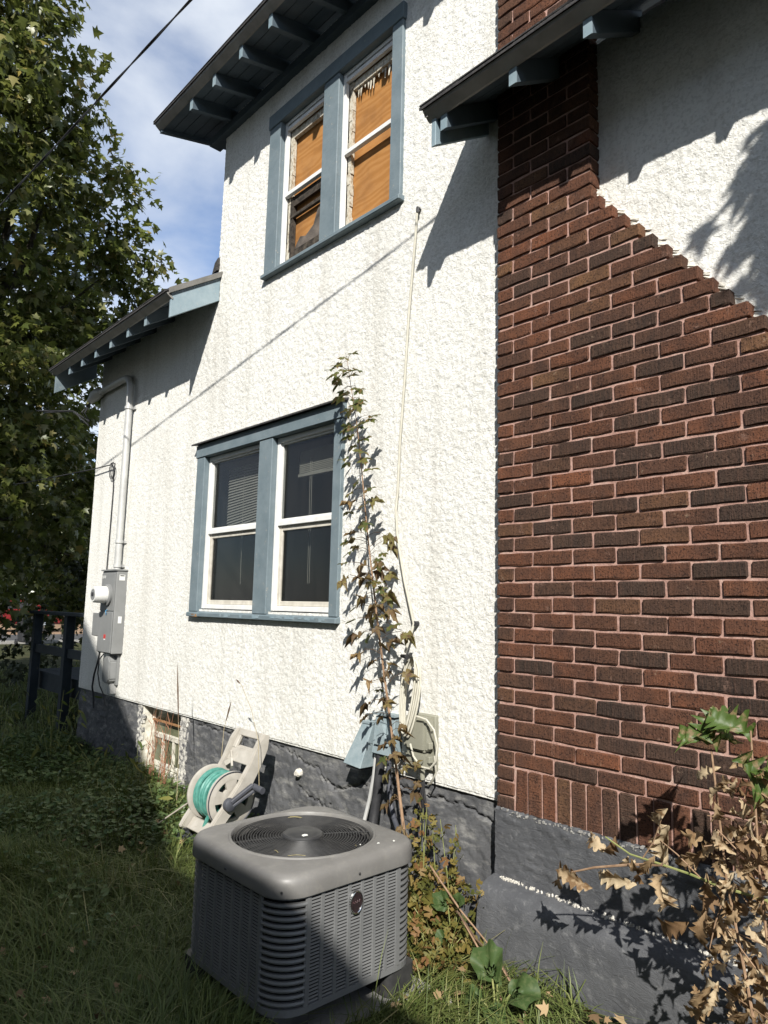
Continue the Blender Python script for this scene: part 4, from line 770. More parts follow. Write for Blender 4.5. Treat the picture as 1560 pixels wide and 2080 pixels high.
# the maple at the left beyond the house
t = empty('maple_tree', (-11.0, -1.1, 0), 'tall dense green maple tree beyond the left end of the house', 'tree')
BL = [(-8.0, -1.75, 8.85, 1.75), (-7.7, -1.05, 9.3, .75), (-7.75, -.55, 8.9, .45), (-8.3, -.75, 8.0, 1.15), (-8.0, -.15, 8.3, .42), (-8.25, .22, 7.7, .40), (-8.85, -.3, 6.98, 1.25), (-8.42, .5, 7.25, .38), (-7.95, .80, 8.0, .12), (-8.2, .95, 7.55, .26), (-8.3, 1.42, 7.05, .12), (-8.75, .95, 6.6, .36), (-8.55, 1.32, 6.5, .12), (-8.65, 1.5, 6.3, .12), (-8.5, 1.1, 7.1, .2), (-8.9, 1.2, 6.0, .25), (-9.25, .2, 5.9, .85), (-9.3, .55, 5.45, .36), (-9.65, -.2, 4.85, 1.3), (-9.65, .4, 4.2, .65), (-9.9, .1, 3.22, 1.2), (-9.85, .6, 2.75, .5),
      (-7.8, -1.6, 10.4, 1.1), (-11.8, .5, 7.2, 1.6), (-11.9, 1.2, 5.4, 1.5), (-12.2, 1.2, 3.9, 1.5), (-11.6, -1.0, 9.8, 2.0), (-10.5, -1.5, 6.5, 1.7), (-10.4, -1.3, 3.8, 1.4), (-12.4, 2.2, 2.4, 1.2)]
pts, rs = limb((-11.0, -1.1, -.05), (-10.6, -.5, 7.5), .30, .12, 8, .12); MB().tube(pts, rs, 10).build('trunk', BARK, t, smooth=True)
for i, b in enumerate(BL):
    if b[3] > .3: pts, rs = limb((-10.8, -.8, max(2.6, min(7, b[2] - 2.2))), b[:3], .09, .015, 6, .3); MB().tube(pts, rs, 6).build('limb', BARK, t, smooth=True)
p, tp, nn, sz = crown(BL, 62, .145, .42)
scatter('crown', MAPLE, TV, TF, p, tp, nn, sz, t, kind='stuff'); NLEAF = len(p)
# low branch hanging in front of the street
BL2 = [(-8.13, -.45, 1.52, .22), (-8.16, -.36, 1.70, .25), (-8.10, -.55, 1.30, .16), (-8.2, -.28, 1.48, .10), (-7.6, -.75, 2.35, .30), (-7.9, -.5, 2.9, .35), (-7.7, -.95, 1.85, .22), (-8.3, -.1, 3.6, .4), (-8.0, -.7, 4.3, .4), (-8.2, -.2, 5.0, .35)]
p, tp, nn, sz = crown(BL2, 90, .13, .3); scatter('low_branches', MAPLE, TV, TF, p, tp, nn, sz, t, kind='stuff')
for b in BL2: pts, rs = limb((-10.4, -.6, b[2] + .9), b[:3], .03, .008, 5, .2); MB().tube(pts, rs, 5).build('limb', BARK, t)
# the tree behind the viewer that shades the left of the yard
t = empty('yard_tree', (-1.6, -8.6, 0), 'large leafy tree shading the left of the yard, outside the picture', 'tree')
pts, rs = limb((-1.6, -8.6, -.05), (-1.8, -8.5, 8), .3, .12, 7, .1); MB().tube(pts, rs, 10).build('trunk', BARK, t, smooth=True)
BL3 = [(-2.2, -8.4, 9.4, 2.2), (-3.6, -9.2, 9.0, 2.0), (-1.1, -9.4, 11.0, 2.0), (-4.4, -8.0, 10.4, 1.9), (-2.6, -8.6, 12.2, 2.0), (-5.2, -9.6, 8.0, 1.8), (-6.4, -8.6, 9.2, 1.8), (-.75, -8.4, 8.7, .9)]
for b in BL3: pts, rs = limb((-1.7, -8.6, max(3, b[2] - 4)), b[:3], .1, .02, 5, .3); MB().tube(pts, rs, 6).build('limb', BARK, t)
p, tp, nn, sz = crown(BL3, 24, .24, .6); scatter('crown', MAPLE, TV, TF, p, tp, nn, sz, t, kind='stuff')
# young tree right of the frame whose leaves shade the gable stucco
t = empty('young_tree', (2.9, -1.1, 0), 'slender young tree right of the chimney, outside the picture', 'tree')
pts, rs = limb((3.05, -1.1, -.05), (2.95, -1.15, 4.9), .035, .012, 7, .1); MB().tube(pts, rs, 7).build('trunk', BARK, t, smooth=True)
RNG = np.random.default_rng(23); random.seed(23)
BL4 = [(2.78, -1.25, 4.72, .14), (2.82, -1.2, 4.50, .12), (2.76, -1.25, 4.92, .09), (2.80, -1.2, 4.34, .05)]
p, tp, nn, sz = crown(BL4, 55, .12, .22, .8); scatter('crown', MAPLE, TV, TF, p, tp, nn, sz, t, kind='stuff')
# neighbouring house across the yard
SIDING = simple('neighbour_siding', (.30, .30, .28), (.38, .375, .35), 3, .8, .2, .1)
t = empty('neighbour_house', (2, -5.4, 0), 'neighbouring gabled house across the yard, outside the picture', 'house')
MB().box(-7.4, 14, -13, -5.45, -.1, 4.2).build('wall', SIDING, t)
MB().prism([(-7.2, 0, 4.2), (2.2, 0, 4.2), (-2.5, 0, 7.6)], (0, -5.46, 0), (0, -6.0, 0)).build('gable_wall', SIDING, t)
for sgn in (-1, 1):
    a = Vector((-2.5, 0, 7.76)); b = Vector((-2.5 + sgn * 5.1, 0, 4.26)); MB().prism([a, b, b + Vector((0, 0, .12)), a + Vector((0, 0, .12))], (0, -5.0, 0), (0, -12, 0)).build('roof_slope', SHING, t)
MB().prism([(0, -5.0, 4.36), (0, -9.2, 6.8), (0, -13.4, 4.36), (0, -13.4, 4.46), (0, -9.2, 6.92), (0, -5.0, 4.46)], (2.3, 0, 0), (14.4, 0, 0)).build('main_roof', SHING, t)
for x in (3.5, 6.0, 9.0): MB().box(x, x + .9, -5.449, -5.43, 1.2, 2.6).build('window', GLASS, t)
# far wood behind the street
FARL = leafmat('far_foliage', [(0.0, (0.020, 0.028, 0.010)), (0.5, (0.036, 0.048, 0.016)), (1.0, (0.070, 0.075, 0.025))], True, .2, .6)
bl = [(-46 + random.uniform(-3, 3), y + random.uniform(-1.5, 1.5), random.choice([1.5, 3.5, 5.5, 7.5]), random.uniform(1.8, 2.8)) for y in range(-14, 34, 2) for k in range(3)]
p, tp, nn, sz = crown(bl, 6, .55, 1.2); scatter('far_wood', FARL, TV, TF, p, tp, nn, sz, label='dark far-off wood beyond the street at the left edge', cat='wood', kind='stuff')
# undergrowth beyond the left wall corner
bl = [(-8.6, 1.4, .7, .5), (-9.6, .6, .6, .5), (-10.5, 1.3, .9, .6), (-9.2, 2.2, 1.2, .7), (-11.5, 2.8, 1.6, .9), (-13, 3.6, 1.8, 1.2), (-13.5, .6, .8, .6), (-15, 5.5, 2.4, 1.5), (-16.5, 4.2, 2.2, 1.3), (-14, 6.8, 3.2, 1.8), (-17, 7.5, 4.0, 2.4)]
p, tp, nn, sz = crown(bl, 36, .12, .3); scatter('undergrowth', FARL, TV, TF, p, tp, nn, sz, label='dark undergrowth behind the deck railing', cat='bushes', kind='stuff')

# ---- deck railing, bin, car
DRAIL = paint('dark_slate_deck_paint', (0.0121, 0.0176, 0.022), (0.022, 0.03025, 0.0363), .12)
t = empty('deck_railing', (-6.4, .14, 0), 'dark slate wooden railing of a low deck left of the house corner', 'railing')
for x in (-6.45, -7.6): MB().box(x - .05, x + .05, .09, .19, .0, 1.36).build('post', DRAIL, t, bevel=.004)
MB().box(-7.72, -5.66, .06, .22, 1.361, 1.40).build('top_rail', DRAIL, t, bevel=.004); MB().box(-7.549, -6.501, .12, .16, .88, .98).build('mid_rail', DRAIL, t); MB().box(-6.399, -5.66, .12, .16, .88, .98).build('mid_rail', DRAIL, t)
t2 = empty('wooden_deck', (-6.6, 1.0, 0), 'low dark wooden deck behind the railing', 'deck')
for k in range(8): MB().box(-7.9, -5.66, .22 + k * .145, .36 + k * .145, .60, .635).build('plank', DRAIL, t2)
MB().box(-7.9, -5.66, .225, .26, .42, .598).build('rim_joist', DRAIL, t2)
t = empty('wheeled_bin', (-23.6, 4.75, 0), 'black wheeled rubbish bin standing by the street at far left', 'rubbish bin')
MB().hexa([(-23.9, 4.5, .1), (-23.35, 4.5, .1), (-23.35, 5.0, .1), (-23.9, 5.0, .1), (-23.98, 4.42, 1.0), (-23.27, 4.42, 1.0), (-23.27, 5.08, 1.0), (-23.98, 5.08, 1.0)]).build('bin_body', BLACKP, t, bevel=.03)
MB().hexa([(-24.0, 4.4, 1.002), (-23.22, 4.4, 1.002), (-23.22, 5.1, 1.002), (-24.0, 5.1, 1.002), (-23.95, 4.45, 1.08), (-23.3, 4.45, 1.08), (-23.3, 5.05, 1.08), (-23.95, 5.05, 1.08)]).build('bin_lid', BLACKP, t, bevel=.02)
for y in (4.46, 5.04): MB().tube([(-23.9, y - .03, .1), (-23.9, y + .03, .1)], .1, 14).build('wheel', BLACKP, t)
CARR = Mat('red_car_paint', .3, .5); CARR.color((.16, .008, .009)); CARR.b.inputs['Coat Weight'].default_value = .5
t = empty('parked_car', (-34, 7.3, 0), 'red parked car beyond the street, half hidden by leaves', 'car')
prof = [(5.0, .35), (4.95, .75), (5.2, .95), (5.7, 1.05), (6.3, 1.45), (7.6, 1.5), (8.2, 1.10), (8.95, .98), (9.1, .75), (9.1, .38)]
MB().prism([(-34.9, y, z) for y, z in prof], (0, 0, 0), (1.7, 0, 0)).build('body', CARR.m, t, bevel=.06, seg=2, smooth=True)
MB().prism([(-33.198, y, z) for y, z in ((5.85, 1.06), (6.35, 1.38), (7.5, 1.42), (8.0, 1.1))], (0, 0, 0), (.012, 0, 0)).build('side_window', BLACKP, t)
MB().hexa([(-34.7, 7.72, 1.44), (-33.4, 7.72, 1.44), (-33.4, 8.2, 1.13), (-34.7, 8.2, 1.13), (-34.7, 7.74, 1.46), (-33.4, 7.74, 1.46), (-33.4, 8.22, 1.15), (-34.7, 8.22, 1.15)]).build('windscreen', BLACKP, t)
for y in (5.75, 8.35):
    for x in (-34.85, -33.35):
        w_ = MB().tube([(x, y, .32), (x + .22, y, .32)], .32, 22).build('wheel', BLACKP, t, smooth=True); MB().lathe((x + .222, y, .32), (1, 0, 0), [(0, .20), (.012, .17), (.02, .05)], 12).build('rim', CHROME, w_)
for y in (5.02, 9.08): MB().box(-33.5, -33.25, y - .03, y + .03, .72, .86).build('lamp', WHITEP, t)

# ================================================================ grass
GRASS = leafmat('lawn_grass', [(0.0, (0.06825, 0.0975, 0.026)), (0.5, (0.1137, 0.1495, 0.039)), (0.82, (0.1625, 0.1869, 0.05525)), (0.94, (0.3413, 0.3087, 0.1382)), (1.0, (0.5525, 0.4713, 0.2438))], True, .3, .5)
def blades(n, x0, x1, y0, y1, h0, h1, w, name_seed, avoid=True, flow=1.0):
    x = RNG.uniform(x0, x1, n); y = RNG.uniform(y0, y1, n)
    keep = np.ones(n, bool)
    if avoid:
        keep &= ~((np.abs(x + .335) < .385) & (np.abs(y + .96) < .385)); keep &= ~((y > -.25) & (x > -.01)) & (y < .01)
    clump = vnoise(x, y, .35, 61); keep &= RNG.random(n) < .35 + .9 * clump
    x = x[keep]; y = y[keep]; n = len(x); z = gz(x, y) - .01; cl = vnoise(x, y, .5, 62)
    fa = 2 * np.pi * 1.5 * vnoise(x, y, 1.1, 63) + RNG.normal(size=n) * 1.1; d = np.stack([np.cos(fa), np.sin(fa), np.zeros(n)], -1); s = np.stack([-np.sin(fa + RNG.normal(size=n) * .4), np.cos(fa), np.zeros(n)], -1)
    h = RNG.uniform(h0, h1, n) * (.55 + .8 * cl); bend = RNG.uniform(.35, 1.7, n) * flow; base = np.stack([x, y, z], -1); V = np.zeros((n, 8, 3), np.float32)
    for k, (q, ww) in enumerate(((0, 1.), (.38, .95), (.72, .7), (1.0, .12))):
        ang = bend * q; c_ = base + d * (h * (1 - np.cos(ang * 1.25)) / 1.1)[:, None] + np.array([0, 0, 1]) * (h * np.sin(np.minimum(ang * 1.25, 2.2)) / np.maximum(bend * 1.25, .2) * .95)[:, None]
        V[:, 2 * k] = c_ - s * (w * ww * .5); V[:, 2 * k + 1] = c_ + s * (w * ww * .5)
    F = np.array([[0, 1, 3, 2], [2, 3, 5, 4], [4, 5, 7, 6]])
    return V.reshape(-1, 3), (F[None] + (np.arange(n) * 8)[:, None, None]).reshape(-1, 4), np.repeat(np.clip(RNG.random(n) * .75 + .3 * cl - .05, 0, 1), 8)
def palest(b): return b[0], b[1], np.clip(b[2] * .35 + .62, 0, 1)
def joinb(L):
    off = 0; Vs = []; Fs = []; Rs = []
    for V, F, r_ in L: Vs.append(V); Fs.append(F + off); Rs.append(r_); off += len(V)
    return np.concatenate(Vs), np.concatenate(Fs), np.concatenate(Rs)
V, F, r_ = joinb([blades(26000, -2.6, -.1, -2.6, -.12, .07, .17, .0048, 1, True, 1.25), blades(5500, -.1, 1.4, -2.6, -.2, .04, .12, .0042, 7, True, 1.7), blades(15000, -2.6, .0, -2.3, -1.1, .12, .28, .0052, 2, True, 1.5), blades(26000, -6.5, -2.4, -2.4, .0, .08, .22, .007, 3), blades(16000, -14, -6, -2.5, 3.0, .10, .28, .013, 4, False), blades(900, -.9, .6, -.9, -.25, .10, .24, .0045, 5, True, 1.5), blades(2600, -.95, .30, -1.62, -1.34, .10, .20, .0046, 8, False, 1.4), blades(1300, .05, .30, -1.4, -.5, .07, .15, .0045, 9, False, 1.4), palest(blades(2200, -4.5, .2, -2.3, -.3, .16, .36, .0048, 10, True, 1.9))])
npmesh('grass', V, F, GRASS, rnd=r_, label='long uncut lawn grass in shade around the cooling unit', cat='grass', kind='stuff')
# low round-leaved ground cover
COVER = leafmat('ground_cover_leaf', [(0.0, (0.0525, 0.093, 0.03)), (0.6, (0.09, 0.138, 0.042)), (1.0, (0.15, 0.1875, 0.072))], True, .25, .45)
hx = [(0, 0, 0)] + [(.5 * math.sin(a), .5 * math.cos(a) + .1, .12) for a in np.linspace(.35, 2 * math.pi - .35, 8)]; hf = [(0, i, i + 1) for i in range(1, 8)]
n = 9000; x = RNG.uniform(-6.2, -1.0, n); y = -.05 - RNG.random(n) ** 1.4 * 1.5; k = (vnoise(x, y, .6, 71) + .3 * (y > -.6) > .48) & ~((np.abs(x + .335) < .4) & (np.abs(y + .96) < .4)); x = x[k]; y = y[k]; n = len(x)
p = np.stack([x, y, gz(x, y) + RNG.uniform(.02, .14, n)], -1); nn = RNG.normal(size=(n, 3)) * .35; nn[:, 2] += 1; tp = RNG.normal(size=(n, 3)); tp[:, 2] *= .2
scatter('ground_cover', COVER, hx, hf, p, tp, nn, RNG.uniform(.02, .045, n), label='round-leaved creeping ground cover in front of the foundation', cat='ground cover', kind='stuff')
# fallen dry leaves
FALL = leafmat('fallen_leaf', [(0.0, (.10, .06, .03)), (.5, (.22, .14, .07)), (1.0, (.36, .26, .14))], True, .1, .8)
n = 260; x = RNG.uniform(-3, 1.3, n); y = RNG.uniform(-1.9, -.25, n); k = ~((np.abs(x + .335) < .38) & (np.abs(y + .96) < .38)); x = x[k]; y = y[k]; n = len(x)
nn = RNG.normal(size=(n, 3)) * .5; nn[:, 2] += 1; tp = RNG.normal(size=(n, 3)); tp[:, 2] *= .3
scatter('fallen_leaves', FALL, TV, TF, np.stack([x, y, gz(x, y) + .03 + .05 * RNG.random(n)], -1), tp, nn, RNG.uniform(.03, .06, n), label='scattered dry fallen leaves in the grass', cat='leaves', kind='stuff')

RNG = np.random.default_rng(31); random.seed(31)
# ================================================================ sapling against the wall
t = empty('maple_sapling', (-.40, -.33, 0), 'tall thin maple sapling with browning leaves in front of the white wall', 'sapling')
SP = [(-.38, -.34, -.03), (-.43, -.27, .25), (-.473, -.22, .408), (-.585, -.2, .819), (-.695, -.2, 1.291), (-.742, -.2, 1.502), (-.827, -.2, 1.915), (-.899, -.2, 2.322), (-.956, -.2, 2.627), (-1.009, -.2, 2.82), (-1.066, -.2, 3.05)]
MB().tube(SP, [.0105, .0095, .0085, .007, .006, .0055, .0045, .0035, .0028, .0022, .0016], 8).build('stem', TWIG, t, smooth=True)
LG = leafmat('sapling_green_leaf', [(0, (0.06325, 0.092, 0.023)), (.5, (0.09775, 0.1207, 0.0299)), (1, (0.1495, 0.1552, 0.0437))], False, .4, .5, ((0.1955, 0.115, 0.046), 6))
LBn = leafmat('sapling_brown_leaf', [(0, (0.115, 0.07475, 0.0322)), (.4, (0.207, 0.1437, 0.0575)), (.7, (0.184, 0.1725, 0.05175)), (1, (0.322, 0.207, 0.092))], False, .35, .6, ((0.115, 0.06325, 0.0322), 7))
MG = [leafmesh('green_maple_leaf', LG, k, .5) for k in range(5)]; MBn = [leafmesh('brown_maple_leaf', LBn, k + 20, 1.5) for k in range(6)]
def stem_at(z):
    for a, b in zip(SP[:-1], SP[1:]):
        if a[2] <= z <= b[2]: q = (z - a[2]) / (b[2] - a[2]); return Vector(a).lerp(Vector(b), q)
    return Vector(SP[-1])
pet = MB(); lst = []
z = 3.05
while z > 2.0:
    for s_ in ((-1, 1, 1, -1) if z > 2.55 else (-1, 1)): lst.append((z + random.uniform(-.02, .02), s_, random.uniform(.02, .10), random.uniform(.07, .11), 'g' if z > 2.3 or random.random() < .6 else 'b'))
    z -= random.uniform(.055, .085)
for z in np.arange(1.95, 1.35, -.014): lst.append((z, random.choice((-1, 1)), random.uniform(.02, .20), random.uniform(.055, .10), 'b' if random.random() < .75 else 'g'))
for z in np.arange(1.35, .70, -.028): lst.append((z, random.choice((-1, 1)), random.uniform(.02, .12), random.uniform(.05, .09), 'b' if random.random() < .8 else 'g'))
for z in np.arange(.72, .18, -.05): lst.append((z, random.choice((-1, 1)), random.uniform(.04, .16), random.uniform(.05, .09), 'b'))
for z, s_, d_, sz_, kd in lst:
    b = stem_at(z); dr = Vector((s_ * random.uniform(.5, 1), random.uniform(-.8, .35), random.uniform(-.1, .5))).normalized(); e = b + dr * d_; pet.tube([b, b.lerp(e, .5) + Vector((0, 0, .012)), e], .0016, 4, cap=False)
    tip = Vector((dr.x, dr.y - .2, -.55 if kd == 'g' else -.2)) + rv(.35); leafobj(t, random.choice(MG if kd == 'g' else MBn), e, sz_ * 1.28, tip, Vector((0, -.35, 1)) + rv(.45))
pet.build('leaf_stalks', DTWIG, t, kind='stuff')

RNG = np.random.default_rng(37); random.seed(41)
# ================================================================ dried shrub at the right
t = empty('dried_shrub', (1.34, -.52, 0), 'shrub of curled tan dead leaves with a green tip at the lower right', 'shrub')
DRY = leafmat('dead_tan_leaf', [(0, (.22, .13, .065)), (.3, (.38, .26, .14)), (.65, (.54, .40, .24)), (1, (.64, .52, .34))], False, .3, .75, ((.22, .13, .06), 4))
DGR = leafmat('live_green_leaf', [(0, (.07, .13, .025)), (1, (.11, .18, .035))], False, .4, .45, ((.30, .22, .11), 5))
MD = [drymesh('dead_leaf', DRY, k, random.uniform(.8, 2.4), random.uniform(.8, 3.0), random.uniform(.22, .36)) for k in range(16)]; MGR = [drymesh('green_leaf', DGR, k + 40, .45, .7, .40) for k in range(3)]
stems = [[(1.34, -.52, -.03), (1.33, -.52, .4), (1.30, -.51, .8), (1.29, -.5, 1.2)], [(1.36, -.54, -.03), (1.42, -.52, .5), (1.40, -.5, 1.0), (1.38, -.5, 1.25)], [(1.33, -.53, .0), (1.25, -.5, .45), (1.20, -.5, .75), (1.17, -.5, 1.12)], [(1.36, -.5, .60), (1.316, -.5, .721), (1.179, -.5, .722), (1.086, -.5, .732), (.989, -.5, .736), (.886, -.5, .739), (.795, -.5, .773)], [(1.0, -.5, .736), (.88, -.48, .70), (.75, -.5, .66), (.66, -.5, .62)], [(.93, -.5, .738), (.97, -.5, .80), (1.0, -.5, .88)], [(1.2, -.5, .72), (1.17, -.52, .62), (1.15, -.52, .54)], [(1.12, -.5, .73), (1.05, -.5, .78), (.98, -.47, .80)]]
for k in range(22):
    b = Vector((1.31 + random.uniform(-.06, .08), -.51, random.uniform(.1, 1.0))); stems.append([b, b + Vector((random.uniform(-.09, .07), random.uniform(-.06, .06), random.uniform(-.02, .09))), b + Vector((random.uniform(-.18, .14), random.uniform(-.09, .09), random.uniform(-.08, .14)))])
for s_ in stems: MB().tube(s_, [(.0055 if len(s_) > 3 else .0028) * (1 - .6 * k / len(s_)) for k in range(len(s_))], 6).build('stem', TWIG if len(s_) < 7 else GSTEM, t, smooth=True)
BLV = [(.635, .591, .15), (.705, .586, .10), (.862, .639, .12), (.92, .694, .09), (1.008, .824, .13), (1.002, .892, .11), (.814, .753, .09), (.728, .757, .09), (.994, .66, .11), (.984, .60, .12), (1.032, .554, .12), (1.119, .597, .08), (1.153, .52, .09), (.972, .746, .07), (.903, .71, .08), (1.09, .844, .09), (1.119, .792, .10), (1.139, .725, .09), (1.203, .67, .10), (.86, .70, .08)]
for x, z, s_ in BLV:
    e = Vector((x, -.5 + random.uniform(-.03, .03), z)); tip = Vector((random.uniform(-1, .2), random.uniform(-.5, .3), random.uniform(-1.1, .2))); leafobj(t, random.choice(MD), e - tip.normalized() * s_ * .3, s_ * 1.5, tip, Vector((.3, -1, .5)) + rv(.7))
for k in range(250):
    q = random.random(); z = .02 + 1.06 * q; xc = 1.27 + .05 * math.sin(q * 9); w = .13 if z > .75 else .11
    if .52 < z < .74 and random.random() < .25: continue
    e = Vector((random.gauss(xc, w * .6), -.5 + random.uniform(-.10, .12), z)); 
    if e.x < 1.09: continue
    s_ = random.uniform(.06, .135); tip = Vector((random.uniform(-1, .8), random.uniform(-.6, .4), random.uniform(-1.3, .4))); leafobj(t, random.choice(MD), e, s_, tip, Vector((.3, -1, .5)) + rv(.8))
for k in range(7): e = Vector((1.235 + random.uniform(-.05, .13), -.5 + random.uniform(-.05, .05), 1.12 + random.uniform(-.04, .05))); leafobj(t, MGR[k % 3], e, random.uniform(.10, .15), Vector((random.uniform(-1, .9), random.uniform(-.4, .2), random.uniform(-.2, .7))), Vector((.2, -.8, .8)) + rv(.4))

# ================================================================ weeds
YEL = leafmat('yellowing_weed_leaf', [(0, (0.0656, 0.0779, 0.01804)), (.4, (0.1394, 0.1312, 0.02952)), (.7, (0.205, 0.1558, 0.041)), (1, (0.2132, 0.1066, 0.0451))], True, .35, .6)
lobed = [(0, .1, 0)] + [(math.sin(a) * (.5 if i % 2 else .36), math.cos(a) * (.5 if i % 2 else .36) + .4, .10 * (1 if i % 2 else .3)) for i, a in enumerate(np.linspace(.4, 2 * math.pi - .4, 13))]; lobf = [(0, i, i + 1) for i in range(1, 13)]
def weed(name, base, n, rx, ry, h, size, label, cat='weed', mat=YEL, stems=7, tv=lobed, tf=lobf, group=None):
    t = empty(name, base, label, cat, group); b = np.array(base); P = []
    for k in range(stems):
        top = Vector(base) + Vector((random.uniform(-rx, rx), random.uniform(-ry, ry), h * random.uniform(.55, 1.0))); mid_ = Vector(base).lerp(top, .5) + rv(.03)
        MB().tube([Vector(base) - Vector((0, 0, .02)), mid_, top], [.003, .0024, .0014], 5).build('stem', GSTEM, t)
        for q in range(n // stems):
            f = random.uniform(.2, 1); c_ = Vector(base).lerp(mid_, f * 2) if f < .5 else mid_.lerp(top, f * 2 - 1); P.append(c_ + Vector((random.gauss(0, rx * .35), random.gauss(0, ry * .35), random.gauss(0, .02))))
    P = np.array([tuple(p) for p in P]); m_ = len(P); nn = RNG.normal(size=(m_, 3)) * .5 + np.array([.3, -.6, .8]); tp = RNG.normal(size=(m_, 3))
    scatter('foliage', mat, tv, tf, P, tp, nn, size * RNG.uniform(.6, 1.25, m_), t, kind='stuff'); return t
weed('yellow_weed', (-.22, -.30, 0), 320, .19, .10, .32, .048, 'yellowing weed clump against the grey foundation right of the cooling unit')
weed('brown_weed', (-.33, -.22, 0), 140, .11, .08, .62, .045, 'brownish weed at the foot of the sapling')
weed('low_weed', (-.05, -.42, 0), 200, .17, .13, .17, .045, 'low yellow-green weed in front of the chimney footing')
weed('curled_weed', (-.20, -.16, 0), 50, .06, .05, .58, .05, 'taller weed with curled leaves beside the crack in the foundation', stems=4)
BIG = leafmat('broad_green_leaf', [(0, (.060, .115, .032)), (1, (.09, .155, .045))], False, .4, .55, ((.12, .17, .06), 7))
def burmesh(seed):
    rr = random.Random(seed); V = []; F = []; nr, na = 4, 20
    V.append((0, .08, 0))
    for i in range(1, nr + 1):
        for j in range(na):
            a = math.pi + (.10 + (2 * math.pi - .20) * j / (na - 1)); r_ = .5 * i / nr * (1 + .05 * math.sin(5 * a + seed) * (i == nr)); x = math.sin(a) * r_ * .95; y = math.cos(a) * r_ + .42 * i / nr + .08 * (1 - i / nr); V.append((x * (1 + .10 * math.sin(7 * a + seed)), y * (1 + .05 * math.sin(6 * a)), .13 * math.sin(a * 4.0 + seed) * (i / nr) ** 2 - .55 * (y - .3) ** 2 + .42 * abs(x)))
    for j in range(na - 1): F.append((0, 1 + j, 2 + j))
    for i in range(nr - 1):
        for j in range(na - 1): F.append((1 + i * na + j, 1 + i * na + j + 1, 1 + (i + 1) * na + j + 1, 1 + (i + 1) * na + j))
    me = bpy.data.meshes.new('broad_leaf'); me.from_pydata(V, [], F); me.materials.append(BIG)
    for p_ in me.polygons: p_.use_smooth = True
    return me
BM_ = [burmesh(k) for k in range(4)]
t = empty('burdock_plant', (.36, -.55, 0), 'broad-leaved green plant in front of the dark chimney footing', 'plant')
for (x, y, z, s_, tx, ty, tz, nx, ny, nz) in ((.30, -.50, .13, .13, -.5, .3, .75, .3, -.9, .5), (.40, -.52, .12, .12, .8, .1, .3, .1, -.6, .9), (.37, -.58, .09, .085, .5, -.5, -.2, .2, -.5, .9), (.31, -.58, .09, .075, -.9, -.3, -.1, 0, -.4, 1), (.46, -.62, .05, .08, .5, -.4, .1, .1, -.4, 1), (.30, -.47, .10, .07, -.7, .4, .3, .1, -.6, .8)):
    s_ *= 1.1; MB().tube([(.36, -.55, -.01), (x * .6 + .36 * .4, y * .6 - .55 * .4, z * .75), (x, y, z)], .0035, 5).build('leaf_stalk', GSTEM, t); leafobj(t, BM_[random.randrange(4)], (x, y, z), s_, (tx, ty, tz), (nx, ny, nz))
t = empty('climbing_weed', (-.08, -.34, 0), 'small green round-leaved weed at the left end of the footing', 'plant')
for (x, y, z, s_, tx, tz) in ((-.11, -.30, .22, .09, -.5, .2), (-.05, -.30, .24, .07, .4, .6), (-.07, -.36, .10, .06, -.2, .3), (-.37, -.38, .20, .09, -.2, .6)): MB().tube([(-.08, -.34, -.01), ((x - .08) / 2, y, z * .6), (x, y, z)], .0025, 5).build('leaf_stalk', GSTEM, t); leafobj(t, BM_[random.randrange(4)], (x, y, z), s_, (tx, -.2, tz), (.2, -.8, .6))
for nm, lab, P in (('dry_cane', 'long dry brown cane lying across the footing corner', [(-.24, -.28, .35), (-.02, -.32, .235), (.17, -.36, .17), (.36, -.42, .07), (.5, -.5, .0)]), ('dry_cane', 'thin pale cane slanting below the brown cane', [(-.02, -.33, .225), (.14, -.38, .14), (.30, -.45, .05), (.40, -.5, .0)]), ('dry_cane', 'dark bent twig crossing above the broad-leaved plant', [(-.03, -.33, .23), (.10, -.36, .17), (.25, -.38, .13), (.42, -.42, .02)])):
    MB().tube(P, [.0045, .004, .0035, .003, .0022][:len(P)], 6).build(nm, DTWIG if 'dark' in lab else TWIG, smooth=True, label=lab, cat='cane')
LWD = leafmat('shade_weed_leaf', [(0, (0.0455, 0.0715, 0.0182)), (.6, (0.0975, 0.13, 0.0286)), (1, (0.195, 0.182, 0.0455))], True, .35, .5)
lance = [(0, 0, 0), (.12, .3, .03), (.10, .6, .02), (0, 1, -.12), (-.10, .6, .02), (-.12, .3, .03)]; lanf = [(0, 1, 5), (1, 2, 4), (1, 4, 5), (2, 3, 4)]
for i, (b, n_, h, lab) in enumerate((((-4.95, -.45, 0), 60, .75, 'leafy weed with long leaves below the meter cabinet'), ((-5.6, -.75, 0), 60, .55, 'shaded leafy weed near the deck railing'), ((-6.4, -.5, 0), 50, .6, 'dark leafy weed left of the house corner'), ((-4.2, -.3, 0), 40, .35, 'short leafy weed left of the basement window'), ((-3.5, -.28, 0), 40, .40, 'thin weed growing in front of the basement window'), ((-2.75, -.35, 0), 40, .28, 'small weed between the basement window and the hose reel'))): weed('leafy_weed', b, n_, .22, .2, h, .11, lab, mat=LWD, stems=6, tv=lance, tf=lanf)
RT = simple('reddish_dry_stalk', (.20, .085, .05), (.33, .17, .10), 30, .8, .2, .2)
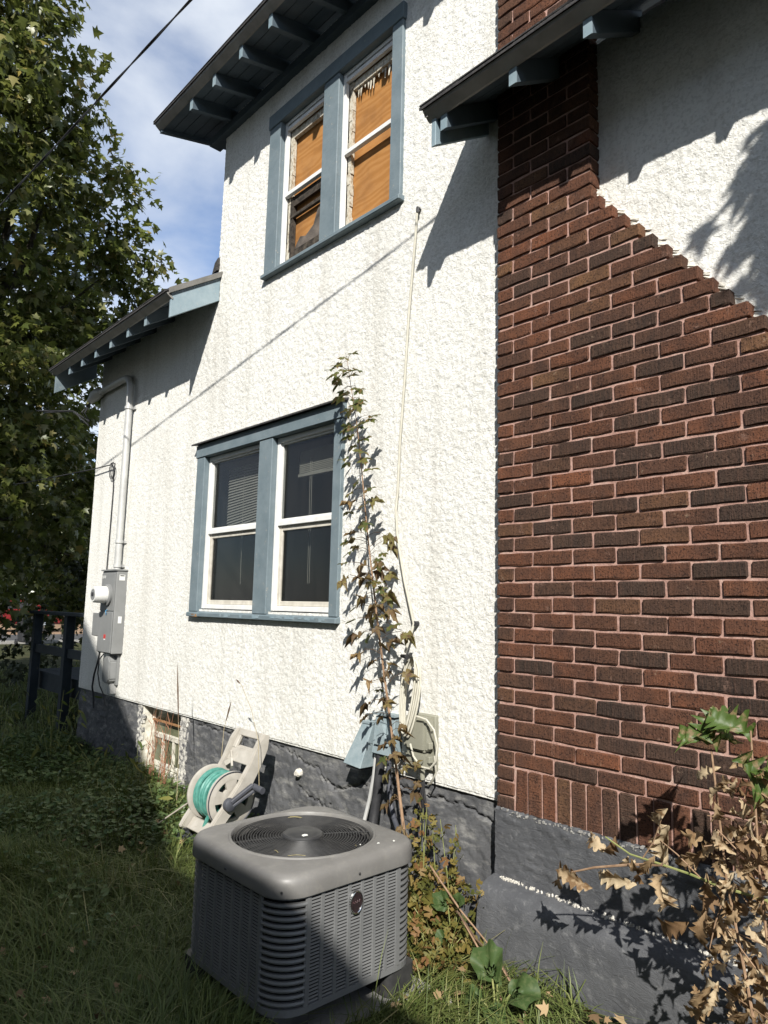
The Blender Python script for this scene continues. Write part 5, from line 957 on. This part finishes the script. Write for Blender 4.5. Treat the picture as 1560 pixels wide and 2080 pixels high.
def stalks(name, lab, items, mat):
    t = empty(name, items[0][0], lab, 'dry stalks')
    for P in items: MB().tube(P, [.0032 * (1 - .7 * k / (len(P) - 1)) for k in range(len(P))], 5).build('stalk', mat, t)
    return t
it = []
for k in range(16):
    x = random.uniform(-3.65, -3.25); h = random.uniform(.35, .78); d_ = random.uniform(-.15, .15); it.append([(x, -.14, 0), (x + d_ * .4, -.13, h * .5), (x + d_, -.12 + random.uniform(-.05, .05), h)])
    for q in range(3): f = random.uniform(.45, .9); it.append([(x + d_ * f, -.13, h * f), (x + d_ * f + random.uniform(-.10, .10), -.14, h * f + random.uniform(.03, .12))])
stalks('dry_stalks', 'reddish dry weed stalks in front of the basement window', it, RT)
ST = simple('seed_stalk', (.30, .25, .15), (.42, .36, .24), 30, .8, .2, .1)
for lab, P in (('thin grass seed stalk bending above the hose reel, right one', [(-1.70, -.28, .4), (-1.72, -.29, .70), (-1.80, -.30, .88), (-1.93, -.3, 1.02), (-2.0, -.3, 1.05)]), ('short upright grass seed stalk left of the hose reel handle', [(-2.15, -.3, .35), (-2.123, -.3, .717), (-2.05, -.3, .90)]), ('tall thin weed stalk rising above the basement window', [(-2.72, -.3, .0), (-2.74, -.3, .5), (-2.84, -.3, 1.08)])):
    t = empty('seed_stalk', P[0], lab, 'grass stalk'); MB().tube(P, [.0022 * (1 - .5 * k / len(P)) for k in range(len(P))], 5).build('stalk', ST, t)
    a = Vector(P[-2]); b = Vector(P[-1]); MB().tube([a.lerp(b, .3), a.lerp(b, .7), b], [.003, .006, .0015], 6).build('seed_head', DTWIG, t)
for lab, (x, y, s_) in (('pale broken stone in the grass right of the cooling unit', (.165, -.62, .028)), ('smaller pale stone beside the broken stone', (.115, -.67, .018))):
    MB().lathe((x, y, .02), (.2, .1, 1), [(0, s_ * .8), (s_ * .5, s_), (s_ * 1.1, s_ * .6), (s_ * 1.3, .002)], 9).build('stone', CHIP, wob=.004, label=lab, cat='stone')
print('LEAVES', NLEAF)
